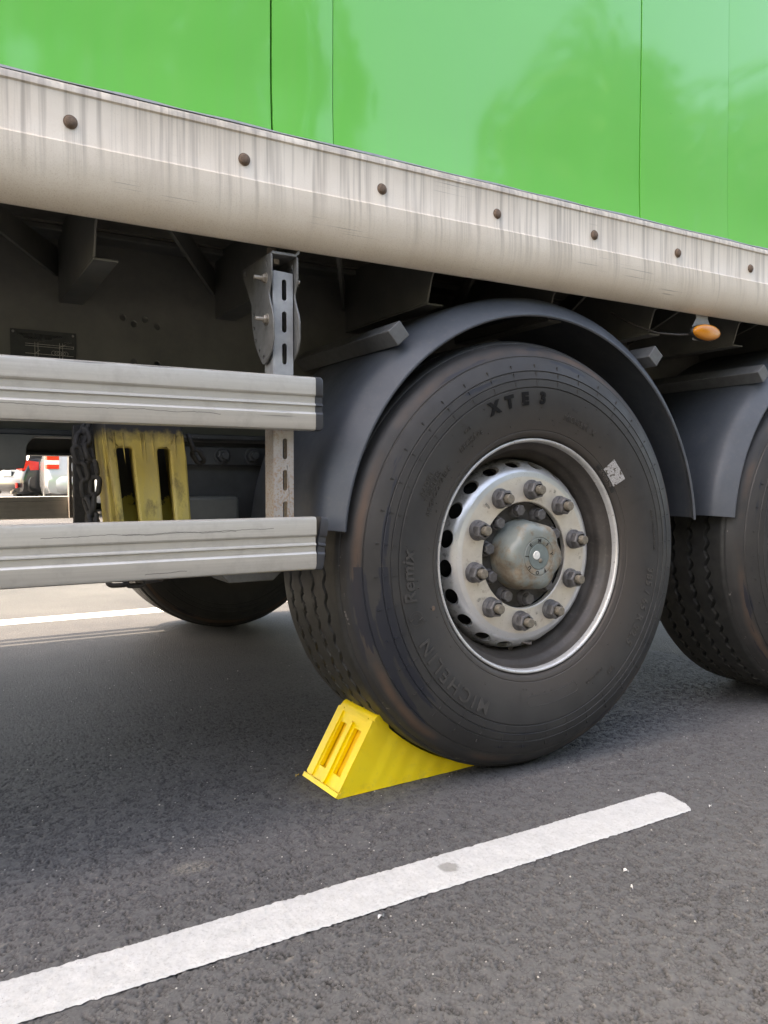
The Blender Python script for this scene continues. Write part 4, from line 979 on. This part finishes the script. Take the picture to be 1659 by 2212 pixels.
# ------------------------------------------------------------------ loose grit and scraps on the asphalt
def build_grit():
    b = MB(); r = random.Random(5)
    for i in range(900):
        x = r.uniform(-1.5, 1.6); y = r.uniform(-.70, 1.9) if r.random() < .6 else r.uniform(-.70, .4)
        s = r.choice((.0008, .001, .0012, .0016, .0022)) * r.uniform(.8, 1.2)
        V = [(x+r.uniform(-.2, .2)*s+s*a, y+r.uniform(-.2, .2)*s+s*c, .0002+s*e*.8) for a, c, e in ((-1, -.3, 0), (.2, -1, 0), (1, .2, 0), (-.1, 1, 0), (-.3, -.2, 1), (.4, .3, .9))]
        b.add(V, [(0, 1, 4), (1, 5, 4), (1, 2, 5), (2, 3, 5), (3, 4, 5), (3, 0, 4)])
    o = b.build('grit', M['grit_mat'], angle=0, merge=False); tag(o, 'pale loose grit scattered over the asphalt', 'grit', kind='stuff')
    def scrap(name, x, y, s, mat, label, cat, rz=0.0):
        n = 9; P = []
        for i in range(n):
            t = i/(n-1); w = math.sin(math.pi*(.08+.84*t))*.42*s
            P.append([(s*(t-.5)*2, w*k+.1*s*math.sin(5*t), .0028+.0035*abs(k)*(.4+.6*t)+.002*math.sin(4*t+k)) for k in (-1, -.5, 0, .5, 1)])
        b = MB(); b.grid(P); b.grid([[(q[0], q[1], q[2]-.0007) for q in row] for row in P], flip=True)
        o = b.build(name, M[mat], None, (x, y, 0), angle=50); o.rotation_euler.z = rz; tag(o, label, cat)
    def at(px, py):                                            # where a point of the ground seen in the photograph lies
        return GR[(px, py)]
    GR = {(652,1665): (-.533, .275), (868,2092): (-.695, -.318), (1392,2190): (-.240, -.463), (1383,2128): (-.205, -.418), (1520,1743): (.195, -.345)}
    scrap('dry_leaf', -.540, .262, .0075, 'leaf_dry', 'small curled yellow leaf by the back corner of the new chock', 'leaf', .6)
    scrap('paper_scrap', -.683, -.400, .0065, 'paper', 'tiny white scrap on bare asphalt below the middle of the line', 'scrap', .2)
    scrap('paper_scrap', -.243, -.548, .0050, 'paper', 'tiny white scrap near the lower edge, closest to the camera', 'scrap', 1.2)
    scrap('paper_scrap', -.205, -.500, .0050, 'paper', 'tiny grey-white scrap just above the lowest scrap', 'scrap', 2.2)
    scrap('paper_scrap', .190, -.385, .0050, 'paper', 'tiny white chip just past the rounded end of the line', 'scrap', .1)
build_grit()

# ------------------------------------------------------------------ parked vehicles seen under the trailer
def build_car(name, loc, rz, paint, label, H=1.62, Lc=4.3, Wd=1.78, lamp='tall', group='cars parked beyond the trailer'):
    """origin under the middle of the rear bumper; +y is forward"""
    root = empty(name, loc, label, 'car', group, rz)
    belt = 1.16 if H > 1.7 else 1.05 if H > 1.58 else .92
    st = [(-.02, .42, .62, .84), (.0, .34, .72, .95), (.10, .30, belt+.02, .985), (.45, .27, belt+.05, 1.0), (1.6, .25, belt+.02, 1.0), (2.9, .25, belt-.02, 1.0), (3.5, .26, belt-.10, .98), (4.1, .30, .76, .93), (4.28, .36, .62, .82)]
    P = []
    for y, zb, zt, w in st:
        w *= Wd/2; y *= Lc/4.28; row = []
        for u, v in ((.0, 0), (.80, 0), (.95, .06), (1.0, .25), (1.0, .55), (.985, .82), (.94, .96), (.84, 1.0), (0, 1.03)): row.append((u*w, y, zb+(zt-zb)*v))
        P.append([(-a, b_, c) for a, b_, c in row[::-1]] + row)
    b = MB(); b.grid(P); b.add(P[0], [tuple(range(len(P[0])))]); b.add(P[-1], [tuple(range(len(P[0])))[::-1]])
    b.build('body', M[paint], root, angle=40)
    cab = [(.10, .955), (.28, .90), (.52, .84), (2.1, .82), (2.9, .88), (3.35, .93)]; zt = [belt+.02, H-.22, H-.02, H, H-.24, belt-.04]
    P = []
    for (y, w), z in zip(cab, zt):
        w *= Wd/2; y *= Lc/4.28; wt = w*(1-.20*(z-belt)/(H-belt)); P.append([(-w, y, belt-.06), (-wt, y, max(z-.05, belt-.05)), (-wt*.9, y, z), (wt*.9, y, z), (wt, y, max(z-.05, belt-.05)), (w, y, belt-.06)])
    b = MB(); b.grid(P); b.add(P[0], [tuple(range(6))]); b.build('glasshouse', M['glass'], root, angle=40)
    P2 = [[(x*1.01, y, z+.012) for x, y, z in row[1:5]] for row in P[2:4]]; b = MB(); b.grid(P2); b.build('roof', M[paint], root, angle=40)
    for s in (-1, 1):                                           # tail pillars in body colour
        Q = [[(s*abs(q[0])*1.006+0*s, q[1]-.004, q[2]) for q in (P[k][0], P[k][1], P[k][2])] for k in (0, 1, 2)]
        b = MB(); b.grid(Q); b.build('tail_pillar', M[paint], root, angle=40)
    bp = MB(); pr = [(-.03, .34), (-.09, .38), (-.115, .46), (-.11, .60), (-.07, .66), (.0, .68)]
    P = []
    for t in np.linspace(-1, 1, 17):
        k = abs(t)**4; P.append([(t*Wd/2*1.0, y+.22*k, z) for y, z in pr])
    bp.grid(P); bo = bp.build('rear_bumper', M[paint], root, angle=40)
    for s in (-1, 1):
        if lamp == 'tall':
            rows = ((.81, .89, 'red'), (.892, .97, 'clear'), (.972, 1.08, 'red'))
            for z0, z1, m in rows:
                b = MB(); Q = [[(s*(Wd/2-.24+.235*min(1, q*1.25)*1.0), -.012+.02*(z-.81)+.26*max(0, q-.72)/.28*(.9), z) for q in np.linspace(0, 1, 8)] for z in (z0, z1)]; b.grid(Q)
                b.build('tail_lamp', M[m], root, angle=50)
        else:
            b = MB(); Q = [[(s*(Wd/2-.42+.42*min(1, q*1.2)), -.02+.34*max(0, q-.66)/.34, .93 + (.10+.05*(1-abs(2*q-1)))*t - .03*q) for q in np.linspace(0, 1, 10)] for t in (-.75, 1.0)]; b.grid(Q)
            b.build('tail_lamp', M['red'], root, angle=50)
            b = MB(); b.box(s*(Wd/2-.22)-.03, s*(Wd/2-.22)+.03, -.095, -.06, .43, .54); b.build('reflector', M['red'], bo, angle=0)
        MB().lathe([(.0001, 0), (.035, 0), (.035, .12)], 12).build('exhaust_tip', M['bolt'], bo, (s*.42, -.10, .33))
        for yw in (.78, 3.4):
            w = MB(); w.lathe([(.20, -.01), (.29, -.02), (.312, .0), (.316, .10), (.312, .20), (.20, .21)], 32); wo = w.build('car_wheel', M['letter_dark'], root, (s*(Wd/2-.01), yw*Lc/4.28, .316), angle=40)
            wo.rotation_euler.z = R(90 if s > 0 else -90); wo.name = 'wheel'
            MB().lathe([(.03, .02), (.06, .005), (.17, .012), (.205, -.012)], 20).build('rim', M['car_silver'], wo, angle=30)
    MB().box(-.26, .26, -.035, -.012, .70, .81).build('number_plate', M['white_print'], root, angle=0)
    MB().box(-.30, .30, -.02, 0, .845, .87).build('tailgate_handle', M[paint], root, angle=0, bevel=.004)
def polar(az, dist): return (-1.3445 + dist*math.sin(R(az)), -1.5358 + dist*math.cos(R(az)), .15)
pc = polar(6.0, 19.0)
build_car('parked_car', (pc[0]-.24, pc[1]+.80, .15), R(-73), 'car_dark', 'dark parked car with red tail lamp seen under the trailer', H=1.6, lamp='wide')
build_car('parked_car', polar(10.5, 16.2), R(-5), 'car_silver', 'silver parked car with tall red and white tail lamps under the trailer', H=1.78)
build_car('parked_car', polar(13.0, 14.0), R(-14), 'car_white', 'white parked car mostly hidden behind the far guard post', H=1.55)
def build_lorry():
    root = empty('parked_lorry', polar(4.98, 45), 'white rimmed lorry wheel far off at the photo edge under the trailer', 'lorry', None, R(-8))
    MB().box(-7.5, 2.2, .1, 2.4, 1.0, 3.6).build('box_body', M['lorry_white'], root, angle=30, bevel=.03)
    MB().box(2.3, 4.2, .1, 2.4, .55, 2.9).build('cab', M['lorry_white'], root, angle=30, bevel=.08)
    MB().box(-7.4, 4.0, .75, 1.75, .62, 1.0).build('frame', M['black'], root, angle=0)
    for x in (0, -4.6, 3.4):
        w = MB().lathe([(.29, .03), (.33, -.01), (.44, -.015), (.49, .02), (.50, .06), (.50, .26), (.46, .30), (.29, .29)], 48).build('wheel', M['letter_dark'], root, (x, .12, .50), angle=40)
        MB().lathe([(.05, -.06), (.09, -.05), (.10, .04), (.18, .05), (.23, .08), (.255, .05), (.285, .0), (.30, .0)], 40).build('rim', M['white_print'], w, angle=30)
        for i in range(10):
            a = 2*np.pi*i/10; MB().lathe([(.0001, 0), (.022, 0), (.026, .03)], 10).build('vent_hole', M['hole'], w, (.205*math.cos(a), .03, .205*math.sin(a)), angle=0)
        MB().lathe([(.0001, -.08), (.06, -.08), (.07, -.05)], 16).build('hub_cap', M['hole'], w, angle=30)
build_lorry()

# ------------------------------------------------------------------ unseen wood added and shaped for reflections, behind the camera: it shows only as the darker skyline mirrored in the green panels
def build_wood():
    r = np.random.default_rng(21); V = []; F = []
    for i in range(46):
        x = -30 + i*1.9 + r.uniform(-.5, .5); y = -21 - r.uniform(0, 4)
        h = (15.8 if x < 8 else 15.8-(x-8)*1.8 if x < 12.5 else 7.7 if x < 16 else min(20, 7.7+(x-16)*1.5)) + r.uniform(-.4, .4)
        nl = 3000
        u = r.normal(size=(nl, 3)); u /= np.linalg.norm(u, axis=1)[:, None]; rad = r.uniform(.45, 1, nl)**.5
        c = np.array([x, y, h*.58]) + u*rad[:, None]*np.array([3.2, 2.6, h*.42])*(1+.15*np.sin(u[:, :1]*7+i))
        a = r.normal(size=(nl, 3)); b = np.cross(a, r.normal(size=(nl, 3))); s = r.uniform(.14, .36, nl)[:, None]
        a = a/np.linalg.norm(a, axis=1)[:, None]*s; b = b/np.linalg.norm(b, axis=1)[:, None]*s
        for p, q, w in zip(c, a, b):
            k = len(V); V += [tuple(p-q), tuple(p+w*.6), tuple(p+q), tuple(p-w*.6)]; F.append((k, k+1, k+2, k+3))
        k = len(V); V += [(x-.2, y, 0), (x+.2, y, 0), (x+.1, y, h*.6), (x-.1, y, h*.6), (x, y-.2, 0), (x, y+.2, 0), (x, y+.1, h*.6), (x, y-.1, h*.6)]; F += [(k, k+1, k+2, k+3), (k+4, k+5, k+6, k+7)]
    me = bpy.data.meshes.new('added_treeline'); me.from_pydata(V, [], F)
    o = mesh_obj('added_treeline', me, simple('leaf_mass', (.06, .09, .03), .7, 0, .4, .6), angle=0); o['kind'] = 'stuff'; o['label'] = 'unseen trees added to darken the reflection in the green side panels'
build_wood()
